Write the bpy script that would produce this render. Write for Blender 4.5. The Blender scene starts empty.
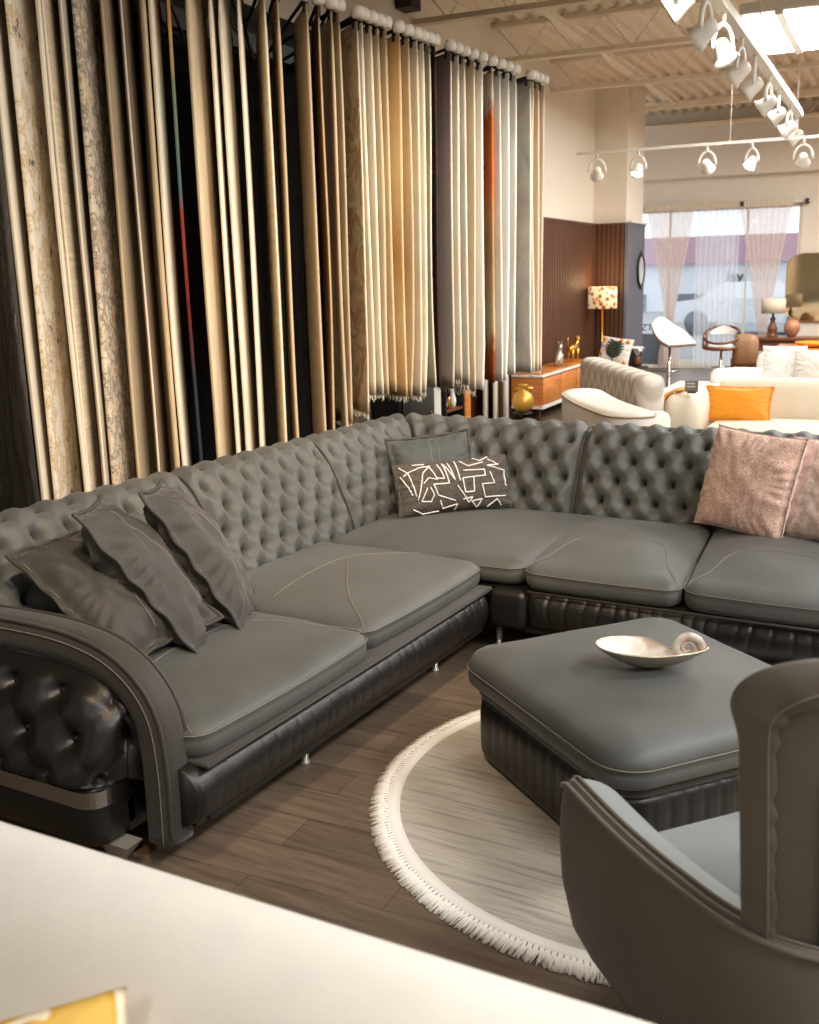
import bpy, math, random
from mathutils import Vector, Matrix, noise
random.seed(7)
PI = math.pi
C = bpy.context.scene.collection
scene = bpy.context.scene
sin, cos = math.sin, math.cos

# ------------------------------------------------------------------ materials
def nt(name):
    m = bpy.data.materials.new(name); m.use_nodes = True
    t = m.node_tree; t.nodes.clear()
    out = t.nodes.new('ShaderNodeOutputMaterial')
    b = t.nodes.new('ShaderNodeBsdfPrincipled')
    t.links.new(b.outputs[0], out.inputs[0])
    return m, t, b
def srgb(r, g, b):
    f = lambda c: (c/255/12.92) if c/255 <= .04045 else ((c/255+.055)/1.055)**2.4
    return (f(r), f(g), f(b), 1)
def mat(name, col, rough=.6, metal=0., var=0., vscale=6., bump=0., bscale=60., spec=.5, sheen=0., coat=0., stretch=(1,1,1), emit=None, estr=0., bdetail=4):
    m, t, b = nt(name)
    b.inputs['Base Color'].default_value = col
    b.inputs['Roughness'].default_value = rough
    b.inputs['Metallic'].default_value = metal
    b.inputs['Specular IOR Level'].default_value = spec
    b.inputs['Sheen Weight'].default_value = sheen
    b.inputs['Coat Weight'].default_value = coat
    if emit:
        b.inputs['Emission Color'].default_value = emit; b.inputs['Emission Strength'].default_value = estr
    if var or bump:
        tc = t.nodes.new('ShaderNodeTexCoord'); mp = t.nodes.new('ShaderNodeMapping')
        mp.inputs['Scale'].default_value = stretch
        t.links.new(tc.outputs['Object'], mp.inputs[0])
    if var:
        n = t.nodes.new('ShaderNodeTexNoise'); n.inputs['Scale'].default_value = vscale; n.inputs['Detail'].default_value = 5
        t.links.new(mp.outputs[0], n.inputs['Vector'])
        r = t.nodes.new('ShaderNodeValToRGB')
        r.color_ramp.elements[0].position = .3; r.color_ramp.elements[1].position = .7
        r.color_ramp.elements[0].color = tuple(c*(1-var) for c in col[:3])+(1,)
        r.color_ramp.elements[1].color = tuple(min(1, c*(1+var)) for c in col[:3])+(1,)
        t.links.new(n.outputs['Fac'], r.inputs[0]); t.links.new(r.outputs[0], b.inputs['Base Color'])
    if bump:
        n2 = t.nodes.new('ShaderNodeTexNoise'); n2.inputs['Scale'].default_value = bscale; n2.inputs['Detail'].default_value = bdetail
        t.links.new(mp.outputs[0], n2.inputs['Vector'])
        bp = t.nodes.new('ShaderNodeBump'); bp.inputs['Strength'].default_value = bump; bp.inputs['Distance'].default_value = .01
        t.links.new(n2.outputs['Fac'], bp.inputs['Height']); t.links.new(bp.outputs[0], b.inputs['Normal'])
    return m
def ramp_mat(name, stops, scale, stretch=(1,1,1), rough=.9, detail=8, roughness=.6, interp='LINEAR', bump=.3, bscale=250, dist=0., sheen=.0):
    """noise driven colour ramp on object coordinates"""
    m, t, b = nt(name)
    tc = t.nodes.new('ShaderNodeTexCoord'); mp = t.nodes.new('ShaderNodeMapping'); mp.inputs['Scale'].default_value = stretch
    t.links.new(tc.outputs['Object'], mp.inputs[0])
    n = t.nodes.new('ShaderNodeTexNoise'); n.inputs['Scale'].default_value = scale; n.inputs['Detail'].default_value = detail
    n.inputs['Roughness'].default_value = roughness; n.inputs['Distortion'].default_value = dist
    t.links.new(mp.outputs[0], n.inputs['Vector'])
    r = t.nodes.new('ShaderNodeValToRGB'); r.color_ramp.interpolation = interp
    cr = r.color_ramp
    while len(cr.elements) < len(stops): cr.elements.new(.5)
    for e, (p, c) in zip(cr.elements, stops): e.position = p; e.color = c
    t.links.new(n.outputs['Fac'], r.inputs[0]); t.links.new(r.outputs[0], b.inputs['Base Color'])
    b.inputs['Roughness'].default_value = rough; b.inputs['Specular IOR Level'].default_value = .2
    b.inputs['Sheen Weight'].default_value = sheen
    if bump:
        n2 = t.nodes.new('ShaderNodeTexNoise'); n2.inputs['Scale'].default_value = bscale
        t.links.new(tc.outputs['Object'], n2.inputs['Vector'])
        bp = t.nodes.new('ShaderNodeBump'); bp.inputs['Strength'].default_value = bump; bp.inputs['Distance'].default_value = .004
        t.links.new(n2.outputs['Fac'], bp.inputs['Height']); t.links.new(bp.outputs[0], b.inputs['Normal'])
    return m

M = {}
M['nubuck'] = mat('grey_nubuck', srgb(82,83,80), .52, var=.12, vscale=5, bump=.14, bscale=240, spec=.42, sheen=.1)
M['nubuck_dark'] = mat('dark_nubuck', srgb(60,57,53), .62, var=.08, vscale=7, bump=.12, bscale=240, spec=.3, sheen=.15)
M['leather'] = mat('black_leather', srgb(27,24,23), .34, var=.12, vscale=9, bump=.16, bscale=180, spec=.5)
M['thread'] = mat('pale_thread', srgb(132,126,116), .8)
M['welt'] = mat('dark_welt', srgb(62,60,56), .6)
M['chrome'] = mat('chrome', srgb(205,203,198), .18, metal=1)
M['satin'] = mat('satin_leg', srgb(205,200,192), .35, metal=.6)
M['steel'] = mat('brushed_steel', srgb(190,188,184), .26, metal=1, bump=.05, bscale=80)
M['brass'] = mat('brass', srgb(214,160,70), .28, metal=1)
M['black'] = mat('black_metal', srgb(26,25,25), .5)
M['white_paint'] = mat('white_paint', srgb(225,222,214), .5, var=.02)
M['white_metal'] = mat('white_metal', srgb(232,228,218), .4)
M['cream'] = mat('cream_upholstery', srgb(228,222,211), .85, var=.03, vscale=10, bump=.15, bscale=350, spec=.2, sheen=.2)
M['cream_welt'] = mat('cream_welt', srgb(196,182,158), .8)
M['white_cloth'] = mat('white_cloth', srgb(238,236,230), .9, bump=.15, bscale=200, spec=.2)
M['wood'] = mat('honey_wood', srgb(200,122,52), .35, var=.25, vscale=3, stretch=(1,1,14), spec=.5, coat=.2)
M['walnut'] = mat('walnut_wood', srgb(112,66,38), .4, var=.25, vscale=4, stretch=(1,1,8))
M['slat'] = mat('brown_slat', srgb(88,54,33), .65, var=.15, vscale=5, stretch=(1,1,.3))
M['slat_grey'] = mat('blue_grey_slat', srgb(106,106,116), .5)
M['wall'] = mat('cream_wall', srgb(226,216,200), .85, var=.02, bump=.05, bscale=80)
M['gap_shade'] = mat('painted_gap_shade', srgb(20,19,18), .9)  # near-black that stands in for the shade between the rugs
M['deck'] = mat('painted_steel_deck', srgb(222,208,186), .7, var=.03)
M['orange'] = mat('orange_leather', srgb(235,150,30), .5, var=.05, bump=.1, bscale=60)
M['dark_fabric'] = mat('dark_green_fabric', srgb(52,54,48), .9)
M['asphalt'] = mat('asphalt', srgb(150,150,152), .9, var=.1)
M['shade_white'] = mat('linen_shade', srgb(215,200,178), .9)

# ------------------------------------------------------------------ object helpers
def link(name, verts, faces, material, parent=None, smooth=True, loc=None):
    me = bpy.data.meshes.new(name); me.from_pydata([tuple(v) for v in verts], [], faces); me.update()
    if smooth:
        me.polygons.foreach_set('use_smooth', [True]*len(me.polygons))
    if isinstance(material, (list, tuple)):
        for k in material: me.materials.append(k)
    elif material: me.materials.append(material)
    o = bpy.data.objects.new(name, me); C.objects.link(o)
    if parent:
        o.parent = parent
        if not parent.parent: o.matrix_parent_inverse = Matrix.Translation(-parent.location)
    return o
def tag(o, label, cat, group=None, kind=None):
    o['label'] = label; o['category'] = cat
    if group: o['group'] = group
    if kind: o['kind'] = kind
    return o
def thing(name, loc, label, cat, group=None):
    o = bpy.data.objects.new(name, None); C.objects.link(o); o.location = loc; o.empty_display_size = .1
    return tag(o, label, cat, group)
def structure(o):
    o['kind'] = 'structure'; return o

class MB:
    """collects shapes into one mesh"""
    def __init__(s): s.v = []; s.f = []
    def add(s, v, f):
        n = len(s.v); s.v += [Vector(p) for p in v]; s.f += [tuple(i+n for i in q) for q in f]; return s
    def xf(s, fn): s.v = [Vector(fn(p)) for p in s.v]; return s
    def box(s, a, b, bev=0.):
        (x0,y0,z0),(x1,y1,z1) = a, b
        if bev <= 0:
            v = [(x,y,z) for x in (x0,x1) for y in (y0,y1) for z in (z0,z1)]
            return s.add(v, [(0,1,3,2),(4,6,7,5),(0,4,5,1),(2,3,7,6),(0,2,6,4),(1,5,7,3)])
        cx, cy = (x0+x1)/2, (y0+y1)/2; hx, hy = (x1-x0)/2, (y1-y0)/2
        b_ = min(bev, hx*.9, hy*.9, (z1-z0)*.45)
        v, f = slab(hx, hy, b_*1.01, [(b_,z0),(b_*.3,z0+b_*.3),(0,z0+b_),(0,z1-b_),(b_*.3,z1-b_*.3),(b_,z1)], m=3, n=1, rings=())
        return s.add([(p[0]+cx,p[1]+cy,p[2]) for p in v], f)
    def tube(s, pts, r, k=8, caps=True, closed=False):
        pts = [Vector(p) for p in pts]; n = len(pts); rs = r if isinstance(r,(list,tuple)) else [r]*n
        v = []; prev = None
        for i, p in enumerate(pts):
            if closed: t = pts[(i+1)%n]-pts[i-1]
            else: t = pts[min(i+1,n-1)]-pts[max(i-1,0)]
            if t.length < 1e-9: t = Vector((0,0,1))
            t.normalize()
            if prev is None:
                a = Vector((0,0,1)) if abs(t.z) < .9 else Vector((1,0,0))
                u = t.cross(a).normalized()
            else:
                u = prev - t*prev.dot(t)
                u = u.normalized() if u.length > 1e-6 else t.orthogonal().normalized()
            prev = u; w = t.cross(u)
            for j in range(k):
                an = 2*PI*j/k; v.append(p+(u*cos(an)+w*sin(an))*rs[i])
        f = []
        for i in range(n if closed else n-1):
            for j in range(k):
                i2 = (i+1)%n
                f.append((i*k+j, i*k+(j+1)%k, i2*k+(j+1)%k, i2*k+j))
        if caps and not closed: f += [tuple(range(k))[::-1], tuple((n-1)*k+j for j in range(k))]
        return s.add(v, f)
    def lathe(s, prof, at=(0,0,0), k=24, axis=None):
        v = []; n = len(prof)
        for (r, z) in prof:
            for j in range(k):
                a = 2*PI*j/k; v.append(Vector((r*cos(a), r*sin(a), z)))
        f = []
        for i in range(n-1):
            for j in range(k): f.append((i*k+j, i*k+(j+1)%k, (i+1)*k+(j+1)%k, (i+1)*k+j))
        f += [tuple(range(k))[::-1], tuple((n-1)*k+j for j in range(k))]
        if axis is not None:
            q = Vector((0,0,1)).rotation_difference(Vector(axis).normalized()); v = [q@p for p in v]
        return s.add([p+Vector(at) for p in v], f)
    def ball(s, c, r, k=12, m=8, sc=(1,1,1)):
        pr = [(r*sin(PI*i/m)+1e-5, -r*cos(PI*i/m)) for i in range(m+1)]
        t = MB().lathe(pr, k=k); return s.add([(p.x*sc[0]+c[0],p.y*sc[1]+c[1],p.z*sc[2]+c[2]) for p in t.v], t.f)
    def grid(s, nu, nv, fn, closed_u=False):
        v = [fn(i/(nu if closed_u else nu-1), j/(nv-1)) for i in range(nu) for j in range(nv)]
        f = []
        for i in range(nu if closed_u else nu-1):
            i2 = (i+1)%nu
            for j in range(nv-1): f.append((i*nv+j, i2*nv+j, i2*nv+j+1, i*nv+j+1))
        return s.add(v, f)
    def build(s, name, material, parent=None, smooth=True): return link(name, s.v, s.f, material, parent, smooth)

def rrect(hx, hy, r, m=8, n=8):
    r = max(min(r, hx*.999, hy*.999), 1e-4); pts = []
    for (cx,cy,a0) in ((hx-r,hy-r,0),(-hx+r,hy-r,90),(-hx+r,-hy+r,180),(hx-r,-hy+r,270)):
        for i in range(m+1):
            a = math.radians(a0+90*i/m); pts.append((cx+r*cos(a), cy+r*sin(a)))
        # straight subdivisions to next corner
        nx = {0:(-hx+r,hy),90:(-hx,-hy+r),180:(hx-r,-hy),270:(hx,hy-r)}[a0]
        x0,y0 = pts[-1]
        for i in range(1,n): pts.append((x0+(nx[0]-x0)*i/n, y0+(nx[1]-y0)*i/n))
    return pts
def slab(hx, hy, rp, prof, crown=0., m=8, n=10, rings=(.92,.82,.7,.56,.42,.28,.14), bottom=True, cpow=2, belly=0.):
    """rounded cushion: profile (inset,z) rings from the underside up, crowned top"""
    v = []; f = []; k = None
    for (i, z) in prof:
        o = rrect(hx-i, hy-i, max(rp-i, .006), m, n); k = len(o); v += [(x,y,z) for x,y in o]
    nr = len(prof)
    i0, zt = prof[-1]; top = rrect(hx-i0, hy-i0, max(rp-i0,.006), m, n)
    def zc(x, y):
        return zt + crown*(1-min(1,abs(x)/(hx-i0))**cpow)*(1-min(1,abs(y)/(hy-i0))**cpow)
    for sc in rings:
        v += [(x*sc, y*sc, zc(x*sc,y*sc)) for x,y in top]; nr += 1
    for i in range(nr-1):
        for j in range(k): f.append((i*k+j, i*k+(j+1)%k, (i+1)*k+(j+1)%k, (i+1)*k+j))
    if rings:
        v.append((0,0,zc(0,0))); c = len(v)-1
        for j in range(k): f.append(((nr-1)*k+j, (nr-1)*k+(j+1)%k, c))
    else: f.append(tuple((nr-1)*k+j for j in range(k)))
    if bottom: f.append(tuple(range(k))[::-1])
    return v, f
def smooth_path(pts, n):
    """Catmull-Rom resampled evenly by length"""
    P = [Vector(p) for p in pts]; P = [P[0]*2-P[1]]+P+[P[-1]*2-P[-2]]; d = []
    for i in range(1, len(P)-2):
        for k in range(20):
            t = k/20; a,b,c,e = P[i-1],P[i],P[i+1],P[i+2]
            d.append(.5*((2*b)+(c-a)*t+(2*a-5*b+4*c-e)*t*t+(3*b-a-3*c+e)*t**3))
    d.append(P[-2]); L = [0]
    for i in range(1,len(d)): L.append(L[-1]+(d[i]-d[i-1]).length)
    out = []; j = 0
    for i in range(n):
        s = L[-1]*i/(n-1)
        while j < len(L)-2 and L[j+1] < s: j += 1
        w = (s-L[j])/max(1e-9, L[j+1]-L[j]); out.append(d[j].lerp(d[j+1], w))
    return out
def sweep(mb, path, section, nrm, dome=.0, closed_sec=True):
    """section [(o,z)] loop swept along a plan path; nrm(i) = outward normal; domed ends"""
    k = len(section); rows = []
    n = len(path)
    co = sum(o for o,z in section)/k; cz = sum(z for o,z in section)/k
    def row(p, nn, sc, sh, tg):
        return [p+nn*(co+(o-co)*sc)+Vector((0,0,cz+(z-cz)*sc))+tg*sh for o,z in section]
    tg0 = (path[0]-path[1]).normalized(); tg1 = (path[-1]-path[-2]).normalized()
    if dome:
        for a in (85,65,45,25,10): rows.append(row(path[0], nrm(0), max(cos(math.radians(a)),.02), dome*sin(math.radians(a)), tg0))
    for i in range(n): rows.append(row(path[i], nrm(i), 1, 0, tg0))
    if dome:
        for a in (10,25,45,65,85): rows.append(row(path[-1], nrm(n-1), max(cos(math.radians(a)),.02), dome*sin(math.radians(a)), tg1))
    v = [p for r in rows for p in r]; f = []
    for i in range(len(rows)-1):
        for j in range(k if closed_sec else k-1): f.append((i*k+j, i*k+(j+1)%k, (i+1)*k+(j+1)%k, (i+1)*k+j))
    if closed_sec: f += [tuple(range(k))[::-1], tuple((len(rows)-1)*k+j for j in range(k))]
    mb.add(v, f); return mb
PHI = math.radians(4.3)                       # the store's walls are turned a little against the sofa
def ST(x, y, z=0.): return Vector((x*cos(PHI)-y*sin(PHI), x*sin(PHI)+y*cos(PHI), z))
def stx(p): return ST(p[0], p[1], p[2])
def sst(x): x = max(0., min(1., x)); return x*x*(3-2*x)
# ================================================================== SETTING
Z_DECK = 4.45
def store(mb): return mb.xf(stx)
# floor: dark wood-look planks running along the store's x axis
def floor_mat():
    m, t, b = nt('plank_floor')
    tc = t.nodes.new('ShaderNodeTexCoord'); mp = t.nodes.new('ShaderNodeMapping'); mp.inputs['Rotation'].default_value = (0,0,-PHI)
    t.links.new(tc.outputs['Object'], mp.inputs[0])
    br = t.nodes.new('ShaderNodeTexBrick'); br.offset = .37; br.offset_frequency = 2
    br.inputs['Scale'].default_value = 1; br.inputs['Brick Width'].default_value = 1.22; br.inputs['Row Height'].default_value = .18
    br.inputs['Mortar Size'].default_value = .0016; br.inputs['Mortar Smooth'].default_value = .2
    br.inputs['Color1'].default_value = srgb(114,99,84); br.inputs['Color2'].default_value = srgb(98,85,72); br.inputs['Mortar'].default_value = srgb(64,56,49)
    t.links.new(mp.outputs[0], br.inputs['Vector'])
    mp2 = t.nodes.new('ShaderNodeMapping'); mp2.inputs['Rotation'].default_value = (0,0,-PHI); mp2.inputs['Scale'].default_value = (1.2,16,1)
    t.links.new(tc.outputs['Object'], mp2.inputs[0])
    n = t.nodes.new('ShaderNodeTexNoise'); n.inputs['Scale'].default_value = 2.2; n.inputs['Detail'].default_value = 9; n.inputs['Roughness'].default_value = .65; n.inputs['Distortion'].default_value = .6
    t.links.new(mp2.outputs[0], n.inputs['Vector'])
    r = t.nodes.new('ShaderNodeValToRGB'); r.color_ramp.elements[0].position = .3; r.color_ramp.elements[1].position = .72
    r.color_ramp.elements[0].color = (.55,.52,.5,1); r.color_ramp.elements[1].color = (1.25,1.22,1.18,1)
    t.links.new(n.outputs['Fac'], r.inputs[0])
    mx = t.nodes.new('ShaderNodeMix'); mx.data_type = 'RGBA'; mx.blend_type = 'MULTIPLY'; mx.inputs[0].default_value = 1
    t.links.new(br.outputs['Color'], mx.inputs[6]); t.links.new(r.outputs[0], mx.inputs[7]); t.links.new(mx.outputs[2], b.inputs['Base Color'])
    b.inputs['Roughness'].default_value = .42; b.inputs['Specular IOR Level'].default_value = .45
    bp = t.nodes.new('ShaderNodeBump'); bp.inputs['Strength'].default_value = .12; bp.inputs['Distance'].default_value = .004
    t.links.new(n.outputs['Fac'], bp.inputs['Height']); t.links.new(bp.outputs[0], b.inputs['Normal'])
    return m
o = store(MB().box((-4.6,-6,-.1),(9,19.6,0))).build('floor', floor_mat(), None, False); structure(o)
# left wall, slatted return wall and the front wall with its shop window
WY = 19.63
structure(store(MB().box((-4.48,-6,0),(-4.33,15.9,Z_DECK+.05))).build('wall_left', M['wall'], None, False))
structure(store(MB().box((-4.48,15.9,0),(-3.84,17.0,Z_DECK+.05))).build('wall_return', M['wall'], None, False))
b = MB()
b.box((-5.4,WY,2.84),(9,WY+.2,Z_DECK+.05)); b.box((-5.4,WY,0),(9,WY+.2,.06)); b.box((-1.7,WY,.06),(9,WY+.2,2.84)); b.box((-5.4,WY,.06),(-4.9,WY+.2,2.84))
structure(store(b).build('wall_front', M['wall'], None, False))
structure(store(MB().box((8.9,-6,0),(9.05,19.6,Z_DECK+.05))).build('wall_right', M['wall'], None, False))
structure(store(MB().box((-4.48,-6.15,0),(9.05,-6,Z_DECK+.05))).build('wall_back', M['wall'], None, False))
structure(store(MB().box((-5.4,17.0,0),(-5.25,19.63,Z_DECK+.05))).build('wall_side', M['wall'], None, False))
structure(store(MB().box((-4.9,WY-.28,3.34),(9,WY-.002,4.23),.02)).build('trim_1', M['wall'], None, False))
# ribbed panelling
def slats(name, x0, y0, x1, y1, zt, material, pitch=.075, out=(0,0)):
    """vertical ribs between two plan points"""
    b = MB(); d = Vector((x1-x0, y1-y0, 0)); L = d.length; d.normalize(); nn = Vector((out[0],out[1],0))
    def bx(a0, a1, o0, o1, z0, z1):
        vs = [Vector((x0,y0,0))+d*a+nn*o+Vector((0,0,z)) for a in (a0,a1) for o in (o0,o1) for z in (z0,z1)]
        b.add(vs, [(0,1,3,2),(4,6,7,5),(0,4,5,1),(2,3,7,6),(0,2,6,4),(1,5,7,3)])
    bx(0, L, .001, .018, 0, zt)
    n = int(L/pitch)
    for i in range(n): bx((i+.18)*L/n, (i+.82)*L/n, .018, .045, 0, zt)
    bx(0, L, .001, .055, zt, zt+.03)
    return structure(store(b).build(name, material, None, False))
slats('wall_panel', -4.33, 10.6, -4.33, 15.84, 2.44, M['slat'], out=(1,0))
slats('wall_panel', -4.33, 15.9, -3.84, 15.9, 2.44, M['slat'], pitch=.07, out=(0,-1))
slats('wall_panel', -3.84, 15.86, -3.84, 17.0, 2.44, M['slat_grey'], pitch=.09, out=(1,0))
structure(store(MB().box((-3.81,15.92,2.47),(-3.75,17.0,2.50))).build('trim_2', M['white_paint'], None, False))
# ceiling: corrugated steel deck on open web joists
def deck():
    b = MB(); P = .19; xs = []
    x = -5.5
    while x < 9:
        xs += [(x,0),(x+.07,0),(x+.095,.055),(x+.165,.055)]; x += P
    y0, y1 = -6, 19.7
    v = [(px,y,Z_DECK+pz) for (px,pz) in xs for y in (y0,y1)]
    f = [(2*i,2*i+1,2*i+3,2*i+2) for i in range(len(xs)-1)]
    b.add(v, f); b.box((-5.5,y0,Z_DECK+.06),(9,y1,Z_DECK+.16))
    return structure(store(b).build('ceiling', M['deck'], None, False))
deck()
def joist(y):
    b = MB(); x0, x1 = -4.33, 8.9; zt, zb = Z_DECK-.01, 4.03
    for z in (zt-.05, zb):
        b.box((x0,y-.05,z),(x1,y-.01,z+.05)); b.box((x0,y+.01,z),(x1,y+.05,z+.05))
    pts = []; x = x0+.05; up = True
    while x < x1:
        pts.append((x, y, zt-.03 if up else zb+.03)); x += .3; up = not up
    b.tube(pts, .009, 5)
    return structure(store(b).build('ceiling_joist', M['deck'], None, False))
for y in (1.1, 3.2, 5.3, 7.4, 9.5, 11.6, 13.75, 16.0, 18.1): joist(y)
structure(store(MB().box((-3.28,6.0,4.13),(-3.22,16.6,4.19))).build('ceiling_brace', M['deck'], None, False))
structure(store(MB().box((-4.32,9.1,4.1),(-4.16,9.3,Z_DECK))).build('ceiling_hanger', M['black'], None, False))

# shop window
glass = bpy.data.materials.new('window_glass'); glass.use_nodes = True
t = glass.node_tree; t.nodes.clear(); ou = t.nodes.new('ShaderNodeOutputMaterial'); mxs = t.nodes.new('ShaderNodeMixShader')
tr = t.nodes.new('ShaderNodeBsdfTransparent'); gl = t.nodes.new('ShaderNodeBsdfGlossy'); gl.inputs['Roughness'].default_value = .02
tr.inputs[0].default_value = (.94,.96,.97,1)
mxs.inputs[0].default_value = .06; t.links.new(tr.outputs[0], mxs.inputs[1]); t.links.new(gl.outputs[0], mxs.inputs[2]); t.links.new(mxs.outputs[0], ou.inputs[0])
w = MB(); x0, x1, z0, z1 = -4.9, -1.7, .06, 2.84
for (a, c) in (((x0,z0),(x0+.05,z1)),((x1-.05,z0),(x1,z1)),((x0,z0),(x1,z0+.08)),((x0,z1-.06),(x1,z1)),((-3.96,z0),(-3.93,z1)),((-2.61,z0),(-2.58,z1))):
    w.box((a[0],WY+.04,a[1]),(c[0],WY+.12,c[1]))
win = structure(store(w).build('window_1', M['white_paint'], None, False))
store(MB().box((x0+.05,WY+.075,z0+.05),(x1-.03,WY+.085,z1-.04))).build('glass', glass, win, False)
# rod and three sheer curtains
def sheer(name, col, alpha):
    m = bpy.data.materials.new(name); m.use_nodes = True; t = m.node_tree; t.nodes.clear()
    ou = t.nodes.new('ShaderNodeOutputMaterial'); mx = t.nodes.new('ShaderNodeMixShader'); m2 = t.nodes.new('ShaderNodeMixShader')
    tr = t.nodes.new('ShaderNodeBsdfTransparent'); df = t.nodes.new('ShaderNodeBsdfDiffuse'); tl = t.nodes.new('ShaderNodeBsdfTranslucent')
    df.inputs[0].default_value = col; tl.inputs[0].default_value = col; m2.inputs[0].default_value = .5
    t.links.new(df.outputs[0], m2.inputs[1]); t.links.new(tl.outputs[0], m2.inputs[2])
    mx.inputs[0].default_value = alpha; t.links.new(tr.outputs[0], mx.inputs[1]); t.links.new(m2.outputs[0], mx.inputs[2]); t.links.new(mx.outputs[0], ou.inputs[0])
    return m
SH1 = sheer('blush_sheer', srgb(244,224,210), .62); SH2 = sheer('white_sheer', srgb(250,250,254), .5)
rod = thing('curtain_rod', ST(-3.1,WY-.12,2.86), 'long pale curtain rod above the shop window', 'curtain rod')
store(MB().tube([(-4.55,WY-.12,2.86),(-1.55,WY-.12,2.86)], .016, 8)).build('rod', M['white_metal'], rod)
for x in (-4.5,-2.68,-1.62):
    store(MB().box((x-.03,WY-.16,2.82),(x+.03,WY,2.9))).build('bracket', M['black'], rod, False)
def curtain(label, xl, xr, tie_x, tie_z, material, nf, seed):
    """gathered sheer: full width at the rod, pinched at the tie"""
    t = thing('sheer_curtain', ST((xl+xr)/2,WY-.12,2.86), label, 'curtain', 'sheer curtains at the shop window')
    wtop = xr-xl; ph = random.Random(seed).random()*6
    def fn(u, v):
        z = 2.9-v*2.86
        if tie_x is None: k = 1-.08*v; cx = (xl+xr)/2
        else:
            zt = tie_z
            if z > zt: q = ((z-zt)/(2.9-zt)); k = .14+.86*q**1.1
            else: q = (zt-z)/zt; k = .14+.3*sst(q*1.4)
            cx = tie_x+((xl+xr)/2-tie_x)*(max(0,(z-zt)/(2.9-zt)) if z > zt else 0)
        x = cx+(u-.5)*wtop*k
        y = WY-.12+.035*sin(u*nf*2*PI+ph+.6*sin(v*5+ph))*(.5+.5*min(1,v*6))
        return ST(x, y, z)
    MB().grid(nf*10+1, 40, fn).build('cloth', material, t)
    store(MB().grid(nf*8+1, 3, lambda u,v: (xl+u*wtop, WY-.12-.03+.010*sin(u*nf*4*PI), 2.80+v*.12))).build('rod_pocket', M['shade_white'], t)
    if tie_x is not None:
        store(MB().tube([(tie_x+wtop*.075*cos(a), WY-.12+.05*sin(a), tie_z) for a in [i*PI/8 for i in range(16)]], .022, 6, closed=True)).build('tieback', M['walnut'], t)
curtain('blush sheer curtain pinched by a tie, beside the slatted wall', -4.36, -3.47, -3.87, .78, SH1, 8, 1)
curtain('straight white sheer curtain hanging between the two tied ones', -3.46, -2.70, None, 0, SH2, 8, 2)
curtain('blush sheer curtain pinched by a tie, beside the arched mirror', -2.74, -1.84, -2.25, .55, SH1, 8, 3)

# street outside
structure(store(MB().box((-40,19.9,-.2),(40,60,-.02))).build('street', M['asphalt'], None, False))
bl = thing('shop_building', ST(-5,50,0), 'low white shop building with a dusky red fascia across the street', 'building')
store(MB().box((-25,48,-.02),(20,56,2.05))).build('wall', mat('white_render', srgb(226,229,235), .8), bl, False)
store(MB().box((-25.2,47.7,2.05),(20.2,56.2,3.2))).build('fascia', mat('dusky_red', srgb(186,146,162), .7), bl, False)
DG = mat('dark_shop_glass', srgb(110,118,130), .2)
for x in (-16,-12.6,-9.2,-6.2,-3.2):
    store(MB().box((x,47.9,.0),(x+2.0,48.0,.75))).build('window', DG, bl, False)
def text(name, s, size, M4, material, parent):
    cu = bpy.data.curves.new(name, 'FONT'); cu.body = s; cu.size = size; cu.extrude = size*.03; cu.align_x = 'CENTER'
    o = bpy.data.objects.new(name, cu); C.objects.link(o)
    dg = bpy.context.evaluated_depsgraph_get(); me = bpy.data.meshes.new_from_object(o.evaluated_get(dg))
    bpy.data.objects.remove(o); me.transform(M4)
    return link(name, [v.co for v in me.vertices], [tuple(p.vertices) for p in me.polygons], material, parent, False)
def text_at(x, y, z): return Matrix.Translation(ST(x,y,z)) @ Matrix.Rotation(PHI,4,'Z') @ Matrix.Rotation(PI/2,4,'X')
text('sign_lettering', 'isy', .7, text_at(-6.75,47.9,1.25), M['dark_fabric'], bl)
car = thing('parked_car', ST(-3.9,31,0), 'pale car parked on the street behind the sheer curtains', 'car')
CP = mat('pale_car_paint', srgb(226,228,234), .25, coat=.6)
prof = [(-2.2,.35),(-2.25,.7),(-2.1,.88),(-1.3,.98),(-.7,1.4),(.6,1.45),(1.5,1.0),(2.1,.92),(2.25,.6),(2.2,.32)]
cb = MB(); k = len(prof)
cb.add([(-3.9+x, 31+y*(.85 if z < 1.1 else .68), z) for y in (-1,1) for x,z in prof], [tuple(range(k)), tuple(range(k,2*k))[::-1]]+[(i,i+k,(i+1)%k+k,(i+1)%k) for i in range(k)])
store(cb).build('body', CP, car, False)
for x in (-5.25,-2.55):
    for y in (30.2,31.8): store(MB().lathe([(.01,-.1),(.32,-.1),(.34,0),(.32,.1),(.01,.1)], (x,y,.33), 20, (0,1,0))).build('wheel', DG, car)
store(MB().add([(-4.9,30.2,1.02),(-4.5,30.3,1.34),(-3.4,30.3,1.36),(-2.7,30.2,1.02)], [(0,1,2,3)])).build('side_window', DG, car, False)
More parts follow.
